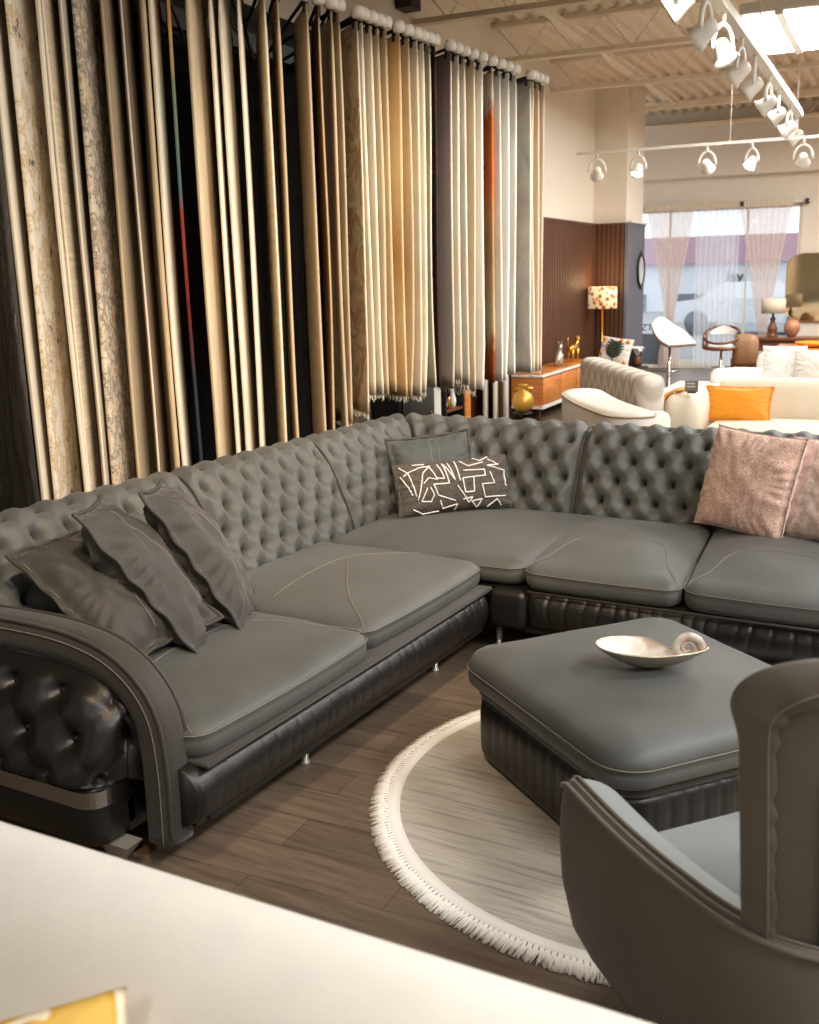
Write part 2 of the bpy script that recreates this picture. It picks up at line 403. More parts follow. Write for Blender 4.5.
# ================================================================== THE SECTIONAL SOFA
# run frames: s along the run, d back from the seat front line, z up
XL, YR = -2.0, 4.28
def LR(s, d, z): return Vector((XL-d, s, z))
def RR(s, d, z): return Vector((s, YR+d, z))
sofa = thing('sectional_sofa', (-2.5,4.8,0), 'large dark grey corner sofa with deep button-tufted back and black leather base', 'sofa')
BACK = smooth_path([(0,0,.30),(.015,0,.42),(.07,0,.58),(.14,0,.74),(.20,0,.835),(.265,0,.885),(.335,0,.885),(.385,0,.84),(.40,0,.76),(.40,0,.45),(.40,0,.13)], 170)
BL = [0]
for i in range(1,len(BACK)): BL.append(BL[-1]+(BACK[i]-BACK[i-1]).length)
def lattice(p, q):
    a, b_ = p+q, p-q
    sa, sb = abs(sin(PI*a)), abs(sin(PI*b_))
    A, B = round(a), round(b_)
    if (A+B) % 2: # nearest lattice node must have a+b even in this basis? nodes are all integer pairs
        pass
    dp, dq = p-(A+B)/2, q-(A-B)/2
    return sa, sb, dp, dq
def tuft(p, q, w, h, amp, btn, rho=.021):
    sa, sb, dp, dq = lattice(p, q)
    r2 = (dp*w)**2+(dq*h)**2
    pil = ((sa+.004)*(sb+.004))**.5
    puff = 1-math.exp(-r2/(.048*.048))
    return amp*(.30*pil+.70*puff)-btn*math.exp(-r2/(rho*rho))
def back_section(name, F, s0, s1, D, w, mitre0=0, mitre1=0, top=0.):
    """one tufted back cushion from s0 to s1; mitre bends its end to the corner"""
    ns = max(40, int((s1-s0)/.0085)); nt_ = len(BACK)
    n = max(1, round((s1-s0)/w)); w = (s1-s0)/n; h = .225
    rows = []
    for j in range(nt_):
        p = BACK[j]; a, c = BACK[max(0,j-1)], BACK[min(nt_-1,j+1)]
        t = (c-a).normalized(); nd, nz = -t.z, t.x
        e0 = s0+mitre0*p.x; e1 = s1+mitre1*p.x; row = []
        v = BL[j]
        win = sst((v-.06)/.10)*(.22+.78*sst((.80-v)/.16))*sst((.9-v)/.1)
        for i in range(ns+1):
            u = i/ns; s = e0+(e1-e0)*u
            sm = s0+(s1-s0)*u if False else s
            edge = min(s-e0, e1-s)
            eh = sst(edge/.055)
            pq = tuft((sm-s0)/w, (v-.235)/h, w, h, .045, .075, .0150)
            hgt = (pq*win+.022*(1-win))*eh - .018*(1-eh)
            if v > .86: hgt = -.018*(1-eh)
            row.append(F(s, D+p.x+nd*hgt, p.z+nz*hgt+top))
        rows.append(row)
    b = MB(); vv = [p for r in rows for p in r]; m = ns+1; f = []
    for j in range(nt_-1):
        for i in range(ns): f.append((j*m+i, j*m+i+1, (j+1)*m+i+1, (j+1)*m+i))
    f += [tuple(j*m for j in range(nt_)), tuple(j*m+ns for j in range(nt_))[::-1]]
    b.add(vv, f)
    o = b.build('back_section', M['nubuck'], sofa)
    # welt cord on the seam
    if name:
        pts = []
        for j in range(6, nt_-46):
            p = BACK[j]; a, c = BACK[max(0,j-1)], BACK[min(nt_-1,j+1)]; t = (c-a).normalized()
            pts.append(F(s1+mitre1*p.x+.004, D+p.x-t.z*-.006*-1, p.z+t.x*.004+top))
        MB().tube(pts, .0055, 6).build('welt', M['welt'], o)
    return o
DL, DR = .93, 1.05
back_section(1, LR, 2.22, 3.52, DL, .157)
back_section(1, LR, 3.52, 4.58, DL, .152)
back_section(0, LR, 4.58, YR+DR, DL, .15, 0, 1)
back_section(1, RR, XL-DL, -2.0, DR, .155, -1, 0)
back_section(1, RR, -2.0, -1.24, DR, .152)
back_section(1, RR, -1.24, -.46, DR, .156)
back_section(0, RR, -.46, .32, DR, .156)
# seat cushions
SEATZ0, SEATZ1 = .325, .445
def seat(F, s0, s1, d0, d1, shear=0., crown=.045, u_line='arc', dz=0., rp=.075, front=True):
    hx, hy = (s1-s0)/2-.004, (d1-d0)/2
    H = SEATZ1-SEATZ0
    prof = [(.05,SEATZ0),(.02,SEATZ0+.008),(.004,SEATZ0+.028),(0,SEATZ0+.05),(.001,SEATZ0+.066),(.0045,SEATZ0+.074),(.001,SEATZ0+.082),(.006,SEATZ1-.018),(.02,SEATZ1-.006),(.045,SEATZ1+.006),(.085,SEATZ1+.014)]
    v, f = slab(hx, hy, rp, prof, crown, m=8, n=14, rings=(.95,.88,.8,.7,.6,.5,.4,.3,.2,.1), cpow=2.4)
    seed = s0*7.3+d0
    def df(p):
        x, y, z = p
        dd = d0+hy+y            # y=-hy is the front
        z += .006*noise.noise(Vector((x*4+seed, y*4, 1.3)))*(1 if z > SEATZ1 else 0)
        fr = sst((-y/hy-.3)/.7)
        z -= .012*fr*(1 if z > SEATZ1-.03 else .3)          # waterfall front edge
        dd -= .018*fr*(1-(x/hx)**2)                       # front edge bows out
        return F(s0+hx+.004+x+shear*(dd-d0)/(d1-d0), dd, z+dz)
    o = link('seat_cushion', [df(p) for p in v], f, M['nubuck'], sofa)
    def topz(x, y):
        i0 = .085
        return SEATZ1+.014+crown*(1-min(1,abs(x)/(hx-i0))**2.4)*(1-min(1,abs(y)/(hy-i0))**2.4)
    # stitching: two rows round the front edge, and a seam across the top that turns to the front corners
    st = MB()
    for (ins, z) in ((-.0012,SEATZ0+.090),):
        o2 = rrect(hx-ins, hy-ins, rp, 8, 14)
        pts = [df((x,y,z)) for x,y in o2 if y < -hy*.2]
        # order from one side to the other
        pl = [(x,y) for x,y in o2 if y < -hy*.1]
        pl.sort(key=lambda q: math.atan2(q[0], -q[1]+hy*.2))
        st.tube([df((x,y,z)) for x,y in pl], .0019, 5)
    crvs = []
    yl = -hy*.12
    if u_line == 'arc':
        crvs = [[(-hx+.012,-hy+.03),(-hx+.09,-hy*.6),(-hx*.55,yl*1.6),(-hx*.2,yl),(hx*.3,yl),(hx*.6,yl*1.6),(hx-.09,-hy*.6),(hx-.012,-hy+.03)]]
    elif u_line == 'cross':
        crvs = [[(-hx+.10,.045,),(-hx*.3,.04),(hx*.25,.03),(hx*.7,-.09),(hx-.03,-.15)],[(.115,.032),(-.02,-.06),(-hx*.55,-hy*.5),(-hx*.85,-hy*.82),(-hx+.012,-hy+.02)]]
    for crv in crvs:
        pts = []
        for q in smooth_path([(x,y,0) for x,y in crv], 46):
            e = max(0, min(.085, min(hx-abs(q.x), hy-abs(q.y))))
            zz = SEATZ1-.018+ (.024 if e > .02 else .012*e/.02)+ (.008*min(1,(e-.02)/.04) if e > .02 else 0)
            pts.append(df((q.x,q.y, topz(q.x,q.y)+.0015 if e >= .085 else zz)))
        st.tube(pts, .0017, 5)
    st.build('stitching', M['thread'], o)
    # piped seam under the lip
    return o
seat(LR, 2.19, 3.22, .0, DL+.05)
seat(LR, 3.22, 4.29, .035, DL+.05, u_line='cross')
seat(RR, XL-DL-.03, -1.84, .02, DR+.05, u_line=None, rp=.09)
seat(RR, -1.84, -1.10, -.01, DR+.05, shear=-.13)
seat(RR, -1.10, -.36, -.01, DR+.05, shear=-.13)
seat(RR, -.36, .38, -.01, DR+.05, shear=-.1)
# padded leather base: a fat roll with gathered pleats, and the frame behind it
def base_roll(F, s0, s1, d, pleat, seed, za=.135, zb=.328):
    rnd = random.Random(seed); marks = []; s = s0+.03
    while s < s1: marks.append((s, rnd.uniform(.4,1))); s += rnd.uniform(.045,.085) if pleat > .003 else rnd.uniform(.03,.07)
    zc, rz, rd = (za+zb)/2, (zb-za)/2, .085
    ns = int((s1-s0)/.008)
    def fn(u, v):
        s = s0+(s1-s0)*u; a = -PI*.55+PI*1.1*v
        g = 0
        for (m, k) in marks:
            x = (s-m+.01*sin(v*7+m*9))/.007
            if -3 < x < 3: g += k*math.exp(-x*x)*(.55+.45*sin(PI*v))
        e = min(s-s0, s1-s); eh = sst(e/.03)
        r = (1-.2*(1-eh)); out = cos(a)*rd*r - pleat*g + .003*noise.noise(Vector((s*9, v*5, seed)))
        return F(s, d+.045-out, zc+sin(a)*rz*(.97+.03*eh))
    b = MB().grid(ns, 20, fn); b.f += [tuple(range(20)), tuple((ns-1)*20+j for j in range(20))[::-1]]
    o = b.build('base_roll', M['leather'], sofa)
    return o
base_roll(LR, 2.15, 4.20, .0, .0048, 3)
base_roll(RR, -1.80, .42, .0, .0075, 5)
fr = MB().box((XL-DL-.33,2.2,.115),(XL-.03,YR+DR+.3,.32)).box((XL-DL-.3,YR+.03,.115),(.42,YR+DR+.3,.32))
fr.build('frame', M['leather'], sofa, False)
MB().box((XL-.12,2.2,.318),(XL+.028,4.24,.334),.006).build('ledge', M['nubuck_dark'], sofa)
MB().tube([(XL+.03,2.2,.326),(XL+.03,4.2,.326)], .006, 6).tube([(-1.80,YR-.03,.326),(.42,YR-.03,.326)], .006, 6).build('piping', M['welt'], sofa)
# dark rail under the rolls
MB().box((XL-.12,2.25,.105),(XL-.02,4.24,.15),.01).box((-1.84,YR+.02,.105),(.42,YR+.12,.15),.01).build('rail', M['black'], sofa)
# little leather corner block between the two rolls
cv, cf = slab(.095,.06,.03,[(.03,.145),(.008,.155),(0,.18),(0,.29),(.008,.315),(.03,.325)],rings=())
MB().add([(p[0]-1.90,p[1]+4.285,p[2]) for p in cv], cf).build('corner_block', M['leather'], sofa)
def post(x, y, h=.15, r=.014): MB().lathe([(r*1.3,0),(r*1.3,.006),(r,.01),(r,h)], (x,y,0), 14).build('leg', M['satin'], sofa)
for p in ((-2.0,4.37),(-2.12,3.93),(-2.12,2.9),(-1.72,4.5),(-.7,4.5),(.3,4.5),(-3.2,2.5),(-3.2,5.5),(.3,5.6)): post(*p)
# arm: band over the top and down the front, tufted leather side, steel strip, leather foot
def arm(A):
    """A(a,b,z): a back from the front, b outward"""
    path = smooth_path([(1.30,0,.60),(1.0,0,.645),(.62,0,.665),(.36,0,.655),(.19,0,.605),(.085,0,.50),(.055,0,.34),(.055,0,.085)], 64)
    hw, ht = .062, .060
    sec = [(x,y) for x,y in rrect(hw, ht, .045, 5, 4)]
    b = MB(); v = []; k = len(sec)
    for i, p in enumerate(path):
        t = (path[min(i+1,63)]-path[max(i-1,0)]).normalized(); nx, nz = -t.z*-1, t.x*-1   # outward: up and to the front
        if i == 0: pass
        for (x, y) in sec: v.append(A(p.x+(t.z)*y, .135+x, p.z-(t.x)*y))
    f = [(i*k+j, i*k+(j+1)%k, (i+1)*k+(j+1)%k, (i+1)*k+j) for i in range(63) for j in range(k)]
    f += [tuple(range(k))[::-1], tuple(63*k+j for j in range(k))]
    o = MB().add(v, f).build('arm', M['nubuck_dark'], sofa)
    def rail(x, y, r, m, nm, i0=0, i1=64):
        pts = []
        for i in range(i0, i1):
            p = path[i]; t = (path[min(i+1,63)]-path[max(i-1,0)]).normalized()
            pts.append(A(p.x+t.z*y, .135+x, p.z-t.x*y))
        MB().tube(pts, r, 6).build(nm, m, o)
    rail(hw-.012, ht-.008, .0065, M['nubuck_dark'], 'piping', 0, 63)
    rail(hw+.0006, ht-.034, .0017, M['thread'], 'stitching')
    rail(-hw+.012, ht-.008, .0065, M['welt'], 'piping', 0, 63)
    # inner core
    MB().box_fn(A, (.17,1.28),(.08,.19),(.10,.56)).build('core', M['leather'], o, False)
    # tufted side panel
    def edge(a): # underside of the band at depth a
        best = min(path, key=lambda p: abs(p.x-a)+ (1 if p.z < .5 and a > .12 else 0)); return best.z-.05
    n1, n2 = 120, 48
    plan = smooth_path([(.115,.165,0),(.165,.185,0),(.178,.235,0),(.195,.285,0),(.235,.312,0),(.32,.32,0),(.7,.322,0),(1.28,.322,0)], n1)
    cum = [0]
    for i in range(1,n1): cum.append(cum[-1]+(plan[i]-plan[i-1]).length)
    inn = []
    for i, p in enumerate(path):
        t = (path[min(i+1,63)]-path[max(i-1,0)]).normalized(); inn.append((p.x-t.z*(ht-.012), p.z+t.x*(ht-.012)))
    def ztop(a):
        for (a1,z1),(a0,z0) in zip(inn, inn[1:]):
            if a0 <= a <= a1: return z0+(z1-z0)*(a-a0)/max(1e-6,a1-a0)
        return inn[-1][1]+.2 if a < inn[-1][0] else inn[0][1]
    HT = .24; WT_ = .20
    def place(i, v, ex=0):
        q = plan[i]; zt = max(.36, ztop(q.x)); z = .270+(zt-.270)*v
        b_ = .178+(q.y-.178)*(1-max(0,v)**1.7*.93)
        p_ = cum[i]/WT_+.25; q_ = (z-.30)/HT
        t = (plan[min(i+1,n1-1)]-plan[max(i-1,0)]).normalized(); na, nb = -t.y, t.x
        e = min((cum[-1]-cum[i])/.05, cum[i]/.03, v*.3/.035, (1-v)*.3/.05, 1); eh = sst(e)
        h_ = tuft(p_, q_, WT_, HT, .040, .026, .017)*eh+ex
        return A(q.x+na*h_, b_+nb*h_, z+h_*.3*v)
    fn = lambda u, v: place(int(round(u*(n1-1))), v)
    tp = MB().grid(n1, n2, fn).build('tufted_panel', M['leather'], o)
    for jj in (1,2):
        for k_ in range(0,16):
            p_, q_ = k_*.5, jj*.5
            if (k_+jj) % 2: continue
            d_ = (p_-.25)*WT_
            if not (.1 < d_ < cum[-1]-.1): continue
            i = min(range(n1), key=lambda n_: abs(cum[n_]-d_)); zt = max(.36, ztop(plan[i].x)); z = .30+q_*HT; v = (z-.270)/(zt-.270)
            if v > .9: continue
            MB().ball(place(i, v, .006), .015, 10, 6).build('button', M['leather'], tp)
    # steel strip wrapping the corner
    pl = [(.166,.13),(.166,.20),(.166,.262)]+[(.230-.064*cos(math.radians(q)), .265+.064*sin(math.radians(q))) for q in (10,25,40,55,70,85)]+[(.30,.329),(.7,.329),(1.3,.329)]
    def strip(off, z0, z1):
        vv = []
        for i, (a, b_) in enumerate(pl):
            t = (Vector(pl[min(i+1,len(pl)-1)])-Vector(pl[max(i-1,0)])).normalized(); na, nb = -t.y*off, t.x*off
            vv += [A(a+na, b_+nb, z0), A(a+na, b_+nb, z1)]
        return vv
    m = len(pl); vo, vi = strip(.004,.228,.280), strip(-.012,.228,.280)
    ff = [(2*i,2*i+2,2*i+3,2*i+1) for i in range(m-1)]
    b = MB().add(vo, ff).add(vi, [q[::-1] for q in ff])
    nn = 2*m
    b.f += [(2*i+1,2*i+3,nn+2*i+3,nn+2*i+1) for i in range(m-1)]+[(2*i,nn+2*i,nn+2*i+2,2*i+2) for i in range(m-1)]
    b.build('steel_strip', M['steel'], o, False)
    # leather foot block below the strip, and the filler behind the strip
    cv, cf = slab(.56,.11,.06,[(.05,.075),(.012,.095),(0,.13),(0,.20),(.004,.228),(.006,.27),(.03,.285)],rings=(),m=6,n=10)
    MB().add([A(.17+.56+p[0], .215+p[1], p[2]) for p in cv], cf).build('side_base', M['leather'], o)
    # splayed metal foot
    MB().add([A(.19,.20,.0),A(.215,.20,.0),A(.215,.225,.0),A(.19,.225,.0),A(.12,.19,.085),A(.24,.19,.085),A(.24,.26,.085),A(.12,.26,.085)],
             [(0,1,2,3),(4,7,6,5),(0,4,5,1),(1,5,6,2),(2,6,7,3),(3,7,4,0)]).build('foot', M['satin'], o, False)
    return o
def box_fn(self, A, aa, bb, zz):
    v = [A(a,b_,z) for a in aa for b_ in bb for z in zz]
    return self.add(v, [(0,1,3,2),(4,6,7,5),(0,4,5,1),(2,3,7,6),(0,2,6,4),(1,5,7,3)])
MB.box_fn = box_fn
arm(lambda a, b_, z: Vector((XL-.05-a, 2.30-b_, z)))
arm(lambda a, b_, z: Vector((.36+b_, YR+.0+a, z)))
# ================================================================== HANGING RUGS ON THEIR RACK
RUGS = [(2.925,161.0,0.45,'charcoal'),(2.962,132.6,0.45,'cream'),(3.041,124.0,0.45,'goldspeck'),(3.192,135.8,0.45,'ivory'),(3.218,128.2,0.45,'ribbed'),(3.312,131.8,0.45,'greige'),(3.380,122.3,0.45,'rustspeck'),(3.540,123.7,0.45,'taupe'),(3.658,127.5,0.45,'brown'),(3.789,136.4,0.45,'tan'),(3.836,126.6,0.45,'ivory'),(3.960,131.3,0.45,'rainbow'),(4.098,120.4,0.45,'sand'),(4.258,126.0,0.45,'ivory'),(4.337,123.3,0.45,'cream'),(4.476,125.9,0.45,'ivory'),(4.692,132.4,0.45,'sandrib'),(4.810,129.9,0.45,'tan'),(5.080,134.2,0.45,'beige'),(5.192,129.0,0.45,'brownfade'),(5.318,129.5,0.45,'sand'),(5.394,143.4,0.88,'taupe'),(5.596,142.6,0.92,'wavy'),(5.654,144.4,1.03,'ivory'),(5.749,142.9,1.02,'cream'),(5.834,142.4,1.01,'sand'),(5.921,144.4,1.02,'tan'),(6.075,147.5,0.97,'amber'),(6.194,146.8,0.96,'ochre'),(6.303,146.6,0.95,'cream'),(6.387,143.3,0.97,'ivory'),(6.472,145.2,0.99,'sage'),(6.559,128.0,0.98,'burgundy'),(6.785,143.0,0.96,'mauve'),(6.895,142.6,1.01,'ivory'),(7.008,143.3,0.96,'stone'),(7.140,147.6,0.90,'sandbrown'),(7.293,147.0,0.89,'white'),(7.470,127.0,0.93,'orange'),(7.616,146.8,0.92,'silver'),(7.748,143.2,0.92,'white'),(7.883,143.9,0.95,'silver'),(8.187,145.8,0.94,'marble'),(8.249,146.4,0.95,'ivory'),(8.356,147.1,0.94,'blush'),(8.465,147.3,0.94,'cream')]
c_ = srgb
def speck(name, base, a, b_, stops=(.42,.5,.58,.66), scale=7, stretch=(1,1,1)):
    return ramp_mat(name, [(0,base),(stops[0],base),(stops[1],a),(stops[2],base),(stops[3],b_)], scale, stretch, detail=10, roughness=.72)
def plain(name, a, b_, scale=3, stretch=(1,1,1)): return ramp_mat(name, [(.3,a),(.7,b_)], scale, stretch, detail=7)
def banded(name, stops):
    """colours that change down the length of the rug"""
    m, t, b = nt(name); tc = t.nodes.new('ShaderNodeTexCoord'); sp = t.nodes.new('ShaderNodeSeparateXYZ'); t.links.new(tc.outputs['Object'], sp.inputs[0])
    n = t.nodes.new('ShaderNodeTexNoise'); n.inputs['Scale'].default_value = 14; n.inputs['Detail'].default_value = 8; t.links.new(tc.outputs['Object'], n.inputs['Vector'])
    ma = t.nodes.new('ShaderNodeMath'); ma.operation = 'MULTIPLY_ADD'; ma.inputs[1].default_value = .35; t.links.new(n.outputs['Fac'], ma.inputs[0]); t.links.new(sp.outputs['Z'], ma.inputs[2])
    mr = t.nodes.new('ShaderNodeMapRange'); mr.inputs[1].default_value = .6; mr.inputs[2].default_value = 3.5; t.links.new(ma.outputs[0], mr.inputs[0])
    r = t.nodes.new('ShaderNodeValToRGB'); cr = r.color_ramp
    while len(cr.elements) < len(stops): cr.elements.new(.5)
    for e, (p, c) in zip(cr.elements, stops): e.position = p; e.color = c
    t.links.new(mr.outputs[0], r.inputs[0]); t.links.new(r.outputs[0], b.inputs['Base Color']); b.inputs['Roughness'].default_value = .95; b.inputs['Specular IOR Level'].default_value = .1
    return m
RM = {
 'charcoal': speck('charcoal_rug', c_(46,43,41), c_(74,68,62), c_(170,158,142), (.42,.52,.60,.70), 9, (3,3,.35)),
 'cream': plain('cream_rug', c_(200,188,168), c_(220,208,188)),
 'goldspeck': speck('gold_speck_rug', c_(220,211,194), c_(190,160,112), c_(104,92,78), (.47,.53,.57,.64), 10),
 'ivory': plain('ivory_rug', c_(226,214,190), c_(240,230,210)),
 'ribbed': plain('ribbed_rug', c_(168,152,128), c_(206,190,162), 9, (.2,.2,6)),
 'greige': plain('greige_rug', c_(150,138,122), c_(178,166,148)),
 'rustspeck': speck('rust_speck_rug', c_(214,202,182), c_(132,116,98), c_(190,136,66), (.42,.49,.55,.65), 10),
 'taupe': plain('taupe_rug', c_(140,122,98), c_(166,148,122)),
 'brown': plain('brown_rug', c_(96,80,64), c_(124,106,84)),
 'tan': plain('tan_rug', c_(186,162,128), c_(206,184,150)),
 'rainbow': banded('rainbow_rug', [(.0,c_(40,46,56)),(.30,c_(44,50,60)),(.40,c_(92,34,34)),(.56,c_(130,52,42)),(.60,c_(70,98,104)),(.76,c_(112,126,96)),(.82,c_(186,150,84)),(.97,c_(190,120,62))]),
 'sand': plain('sand_rug', c_(192,172,142), c_(212,194,164)),
 'sandrib': plain('sand_ribbed_rug', c_(194,174,142), c_(214,196,164), 8, (.2,.2,5)),
 'beige': plain('beige_rug', c_(184,164,134), c_(206,188,158), 2),
 'brownfade': banded('brown_fading_rug', [(.0,c_(160,138,108)),(.4,c_(140,108,70)),(.7,c_(128,94,58)),(1,c_(120,88,54))]),
 'wavy': ramp_mat('wavy_marbled_rug', [(.3,c_(120,100,74)),(.42,c_(176,154,122)),(.5,c_(140,112,78)),(.56,c_(186,166,134)),(.7,c_(160,138,106))], 3.2, (1,1,.8), detail=3, dist=1.2),
 'amber': banded('amber_rug', [(.0,c_(178,142,92)),(.2,c_(200,162,108)),(.35,c_(210,184,140)),(.5,c_(190,150,96)),(.7,c_(222,196,150)),(1,c_(204,164,104))]),
 'ochre': plain('ochre_rug', c_(182,158,122), c_(202,180,144)),
 'sage': plain('sage_rug', c_(126,126,106), c_(150,148,126)),
 'burgundy': speck('burgundy_floral_rug', c_(52,40,38), c_(110,28,36), c_(150,128,106), (.52,.58,.63,.72), 12),
 'mauve': banded('mauve_grey_rug', [(.0,c_(188,178,164)),(.45,c_(180,168,158)),(.75,c_(172,158,150)),(1,c_(120,98,98))]),
 'stone': plain('stone_grey_rug', c_(176,170,160), c_(198,192,182)),
 'sandbrown': plain('sandy_brown_rug', c_(190,166,134), c_(206,186,156)),
 'white': plain('white_rug', c_(230,226,218), c_(242,240,234)),
 'orange': banded('orange_rug', [(.0,c_(196,186,168)),(.16,c_(120,62,34)),(.26,c_(140,74,40)),(.32,c_(188,168,136)),(.5,c_(160,128,88)),(.6,c_(176,130,84)),(.7,c_(190,104,48)),(.86,c_(190,106,50)),(.9,c_(220,210,196))]),
 'silver': plain('silver_grey_rug', c_(182,180,174), c_(206,204,198)),
 'marble': ramp_mat('grey_marbled_rug', [(.3,c_(140,132,124)),(.5,c_(182,175,166)),(.62,c_(200,192,182)),(.75,c_(140,132,124))], 2.2, (1,1,.7), detail=8, dist=.8),
 'blush': plain('blush_rug', c_(196,168,142), c_(214,188,162)),
}
BIND = {k: mat(k+'_edge', srgb(*v), .95, spec=.1) for k, v in {'pale':(222,212,194),'tan':(200,180,150),'dark':(60,54,50),'white':(240,238,230)}.items()}
ORD = 'first second third fourth fifth sixth seventh eighth ninth tenth eleventh twelfth thirteenth fourteenth fifteenth sixteenth seventeenth eighteenth nineteenth twentieth'.split()
def ordinal(i):
    return ORD[i]
DESC = {'charcoal':'charcoal rug with faint pale streaks','cream':'cream rug','goldspeck':'cream rug with gold and brown distressed specks','ivory':'thin ivory-edged rug','ribbed':'ribbed beige rug',
 'greige':'grey-beige rug','rustspeck':'distressed cream rug with dark and rust specks','taupe':'taupe rug','brown':'dark brown rug','tan':'tan rug','rainbow':'dark rug with orange, green and red bands',
 'sand':'sand rug','sandrib':'finely ribbed sand rug','beige':'broad plain beige rug','brownfade':'brown fading rug','wavy':'brown marbled rug with wavy bands','amber':'mottled amber rug','ochre':'ochre rug',
 'sage':'sage grey rug','burgundy':'dark burgundy floral rug','mauve':'mauve-grey rug','stone':'stone grey rug','sandbrown':'sandy brown rug','white':'white rug','orange':'orange and rust mottled rug',
 'silver':'silver-grey rug','marble':'grey marbled rug','blush':'blush rug'}
RAILZ = 3.30
XF = -3.45
rack = thing('rug_display_rack', (-4.4,5.5,0), 'tall rug rack with white-tipped swing arms above the hanging rugs', 'rack')
store(MB().box((-4.315,.6,.02),(-4.27,7.7,.85)).box((-4.315,.6,.85),(-4.27,9.35,3.62))).build('gap_shade_panel', M['gap_shade'], rack, False)  # black sheet painting the unlit depth behind the hanging rugs
store(MB().box((-4.27,.6,3.30),(-4.22,9.35,3.42))).build('header_rail', M['black'], rack, False)
for y in (.7,5.0,9.25): store(MB().box((-4.31,y-.04,0),(-4.24,y+.04,3.62))).build('post', M['black'], rack, False)
for i, (y, ang, zb, st) in enumerate(RUGS):
    rnd = random.Random(i*13+5); a = math.radians(ang); dv = Vector((cos(a), sin(a), 0)); nv = Vector((-dv.y, dv.x, 0))
    L = .46 if y < 5.35 else .72; zt = 3.22+.012*(y-5.4)
    p0 = Vector((XF, y, 0)); w1 = rnd.uniform(.5,1.3); w2 = rnd.random()*6; am = rnd.uniform(.004,.012)
    th = (.010 if st in ('ivory','white') else .013) if y < 4.6 else .0085
    if st == 'rainbow': th = .008
    if st == 'charcoal': L = .85
    flare = rnd.uniform(-.012,.02) if zb > .6 else 0
    def off(s, z):
        k = max(0., (zt-z)/(zt-zb))
        return am*sin(w2+w1*z*2.2)*(.3+.7*k)*(.3+.7*math.exp(-s*2))*k**.3 + flare*max(0,k-.85)*6*math.exp(-s*3)
    def fr(z): return .012*sin(w2*2+z*1.7*w1)
    # the rug is doubled over its hanger: a flat loop closed at the front fold
    nz, nsg = 26, 6
    sec = []
    for q in range(nsg): sec.append((L*(1-q/(nsg-1)), th))
    for an in (60,30,0,-30,-60): sec.append((-th*.9*cos(math.radians(an)), th*sin(math.radians(an))))
    for q in range(nsg): sec.append((L*q/(nsg-1), -th))
    k = len(sec); v = []
    for j in range(nz+1):
        z = zb+(zt-zb)*j/nz
        tk = 1 if j < nz-1 else .55
        for (s, o) in sec: v.append(p0+dv*(s+fr(z))+nv*(o*tk+off(max(s,0), z))+Vector((0,0,z)))
    f = [(j*k+q, j*k+(q+1)%k, (j+1)*k+(q+1)%k, (j+1)*k+q) for j in range(nz) for q in range(k)]
    f += [tuple(range(k))[::-1], tuple(nz*k+q for q in range(k))]
    if i < 20: pos = ordinal(i)+' from the left of the hanging rugs'
    else:
        r_ = len(RUGS)-1-i
        pos = (ordinal(r_)+' from the far end of the hanging rugs') if 0 < r_ < 20 else ('last at the far end of the hanging rugs' if r_ == 0 else 'next after the twentieth from the left of the hanging rugs' if i == 20 else 'second after the twentieth from the left of the hanging rugs' if i == 21 else {22:'beyond the taupe one',23:'thin one right beside the brown marbled rug',24:'second beyond the brown marbled rug',25:'third beyond the brown marbled rug'}.get(i,''))
    o = link('hanging_rug', v, f, RM[st])
    tag(o, f'{DESC[st]}, {pos}', 'rug', 'rugs hanging from the display rack')
    bm_ = BIND['dark'] if st in ('charcoal','rainbow','burgundy') else BIND['tan'] if st in ('tan','brownfade','amber','ochre','sand','beige','taupe') else BIND['white'] if st in ('white','silver','marble') else BIND['pale']
    if st not in ('rainbow','goldspeck','rustspeck','charcoal','orange'):
        e = MB()
        sgn = 1 if y < 4.15 else -1
        e.tube([p0+dv*(fr(z)-th*.55)+nv*(off(0,z)+sgn*-th*.0)+Vector((0,0,z)) for z in [zb+.004+(zt-zb-.06)*q/30 for q in range(31)]], (.0065 if y < 4.6 else .0050), 6)
        e.build('edge_binding', bm_, o)
    if zb > .6 and st in ('wavy','taupe','ivory','cream','amber','sandbrown','stone') :
        fb = MB()
        for q in range(26):
            s = q/25*L*.9; b0 = p0+dv*(s+fr(zb))+nv*off(s,zb)+Vector((0,0,zb+.004)); ln = rnd.uniform(.035,.06)
            fb.tube([b0, b0+Vector((rnd.uniform(-.008,.008),rnd.uniform(-.008,.008),-ln*.6)), b0+Vector((rnd.uniform(-.014,.014),rnd.uniform(-.014,.014),-ln))], .003, 4)
        fb.build('fringe', BIND['pale'], o)
    # swing arm with its white end cap
    tip = p0+dv*.04+Vector((0,0,zt+.035)); sx_ = lambda p: p.x*cos(PHI)+p.y*sin(PHI); root = tip+dv*((-4.25-sx_(tip))/sx_(dv))+Vector((0,0,.03))
    arm_ = MB().tube([root, p0+dv*.5+Vector((0,0,zt+.05)), tip], .011, 6).build('swing_arm', M['black'], rack)
    cp = tip-dv*.05
    MB().lathe([(.012,-.034),(.034,-.03),(.041,-.008),(.041,.012),(.03,.032),(.012,.036)], cp+Vector((0,0,.01)), 12).build('end_cap', M['white_metal'], arm_)
    MB().box((p0+dv*.05+Vector((-.012,-.012,zt-.03))), (p0+dv*.05+Vector((.012,.012,zt+.035)))).build('clip', M['black'], arm_, False)
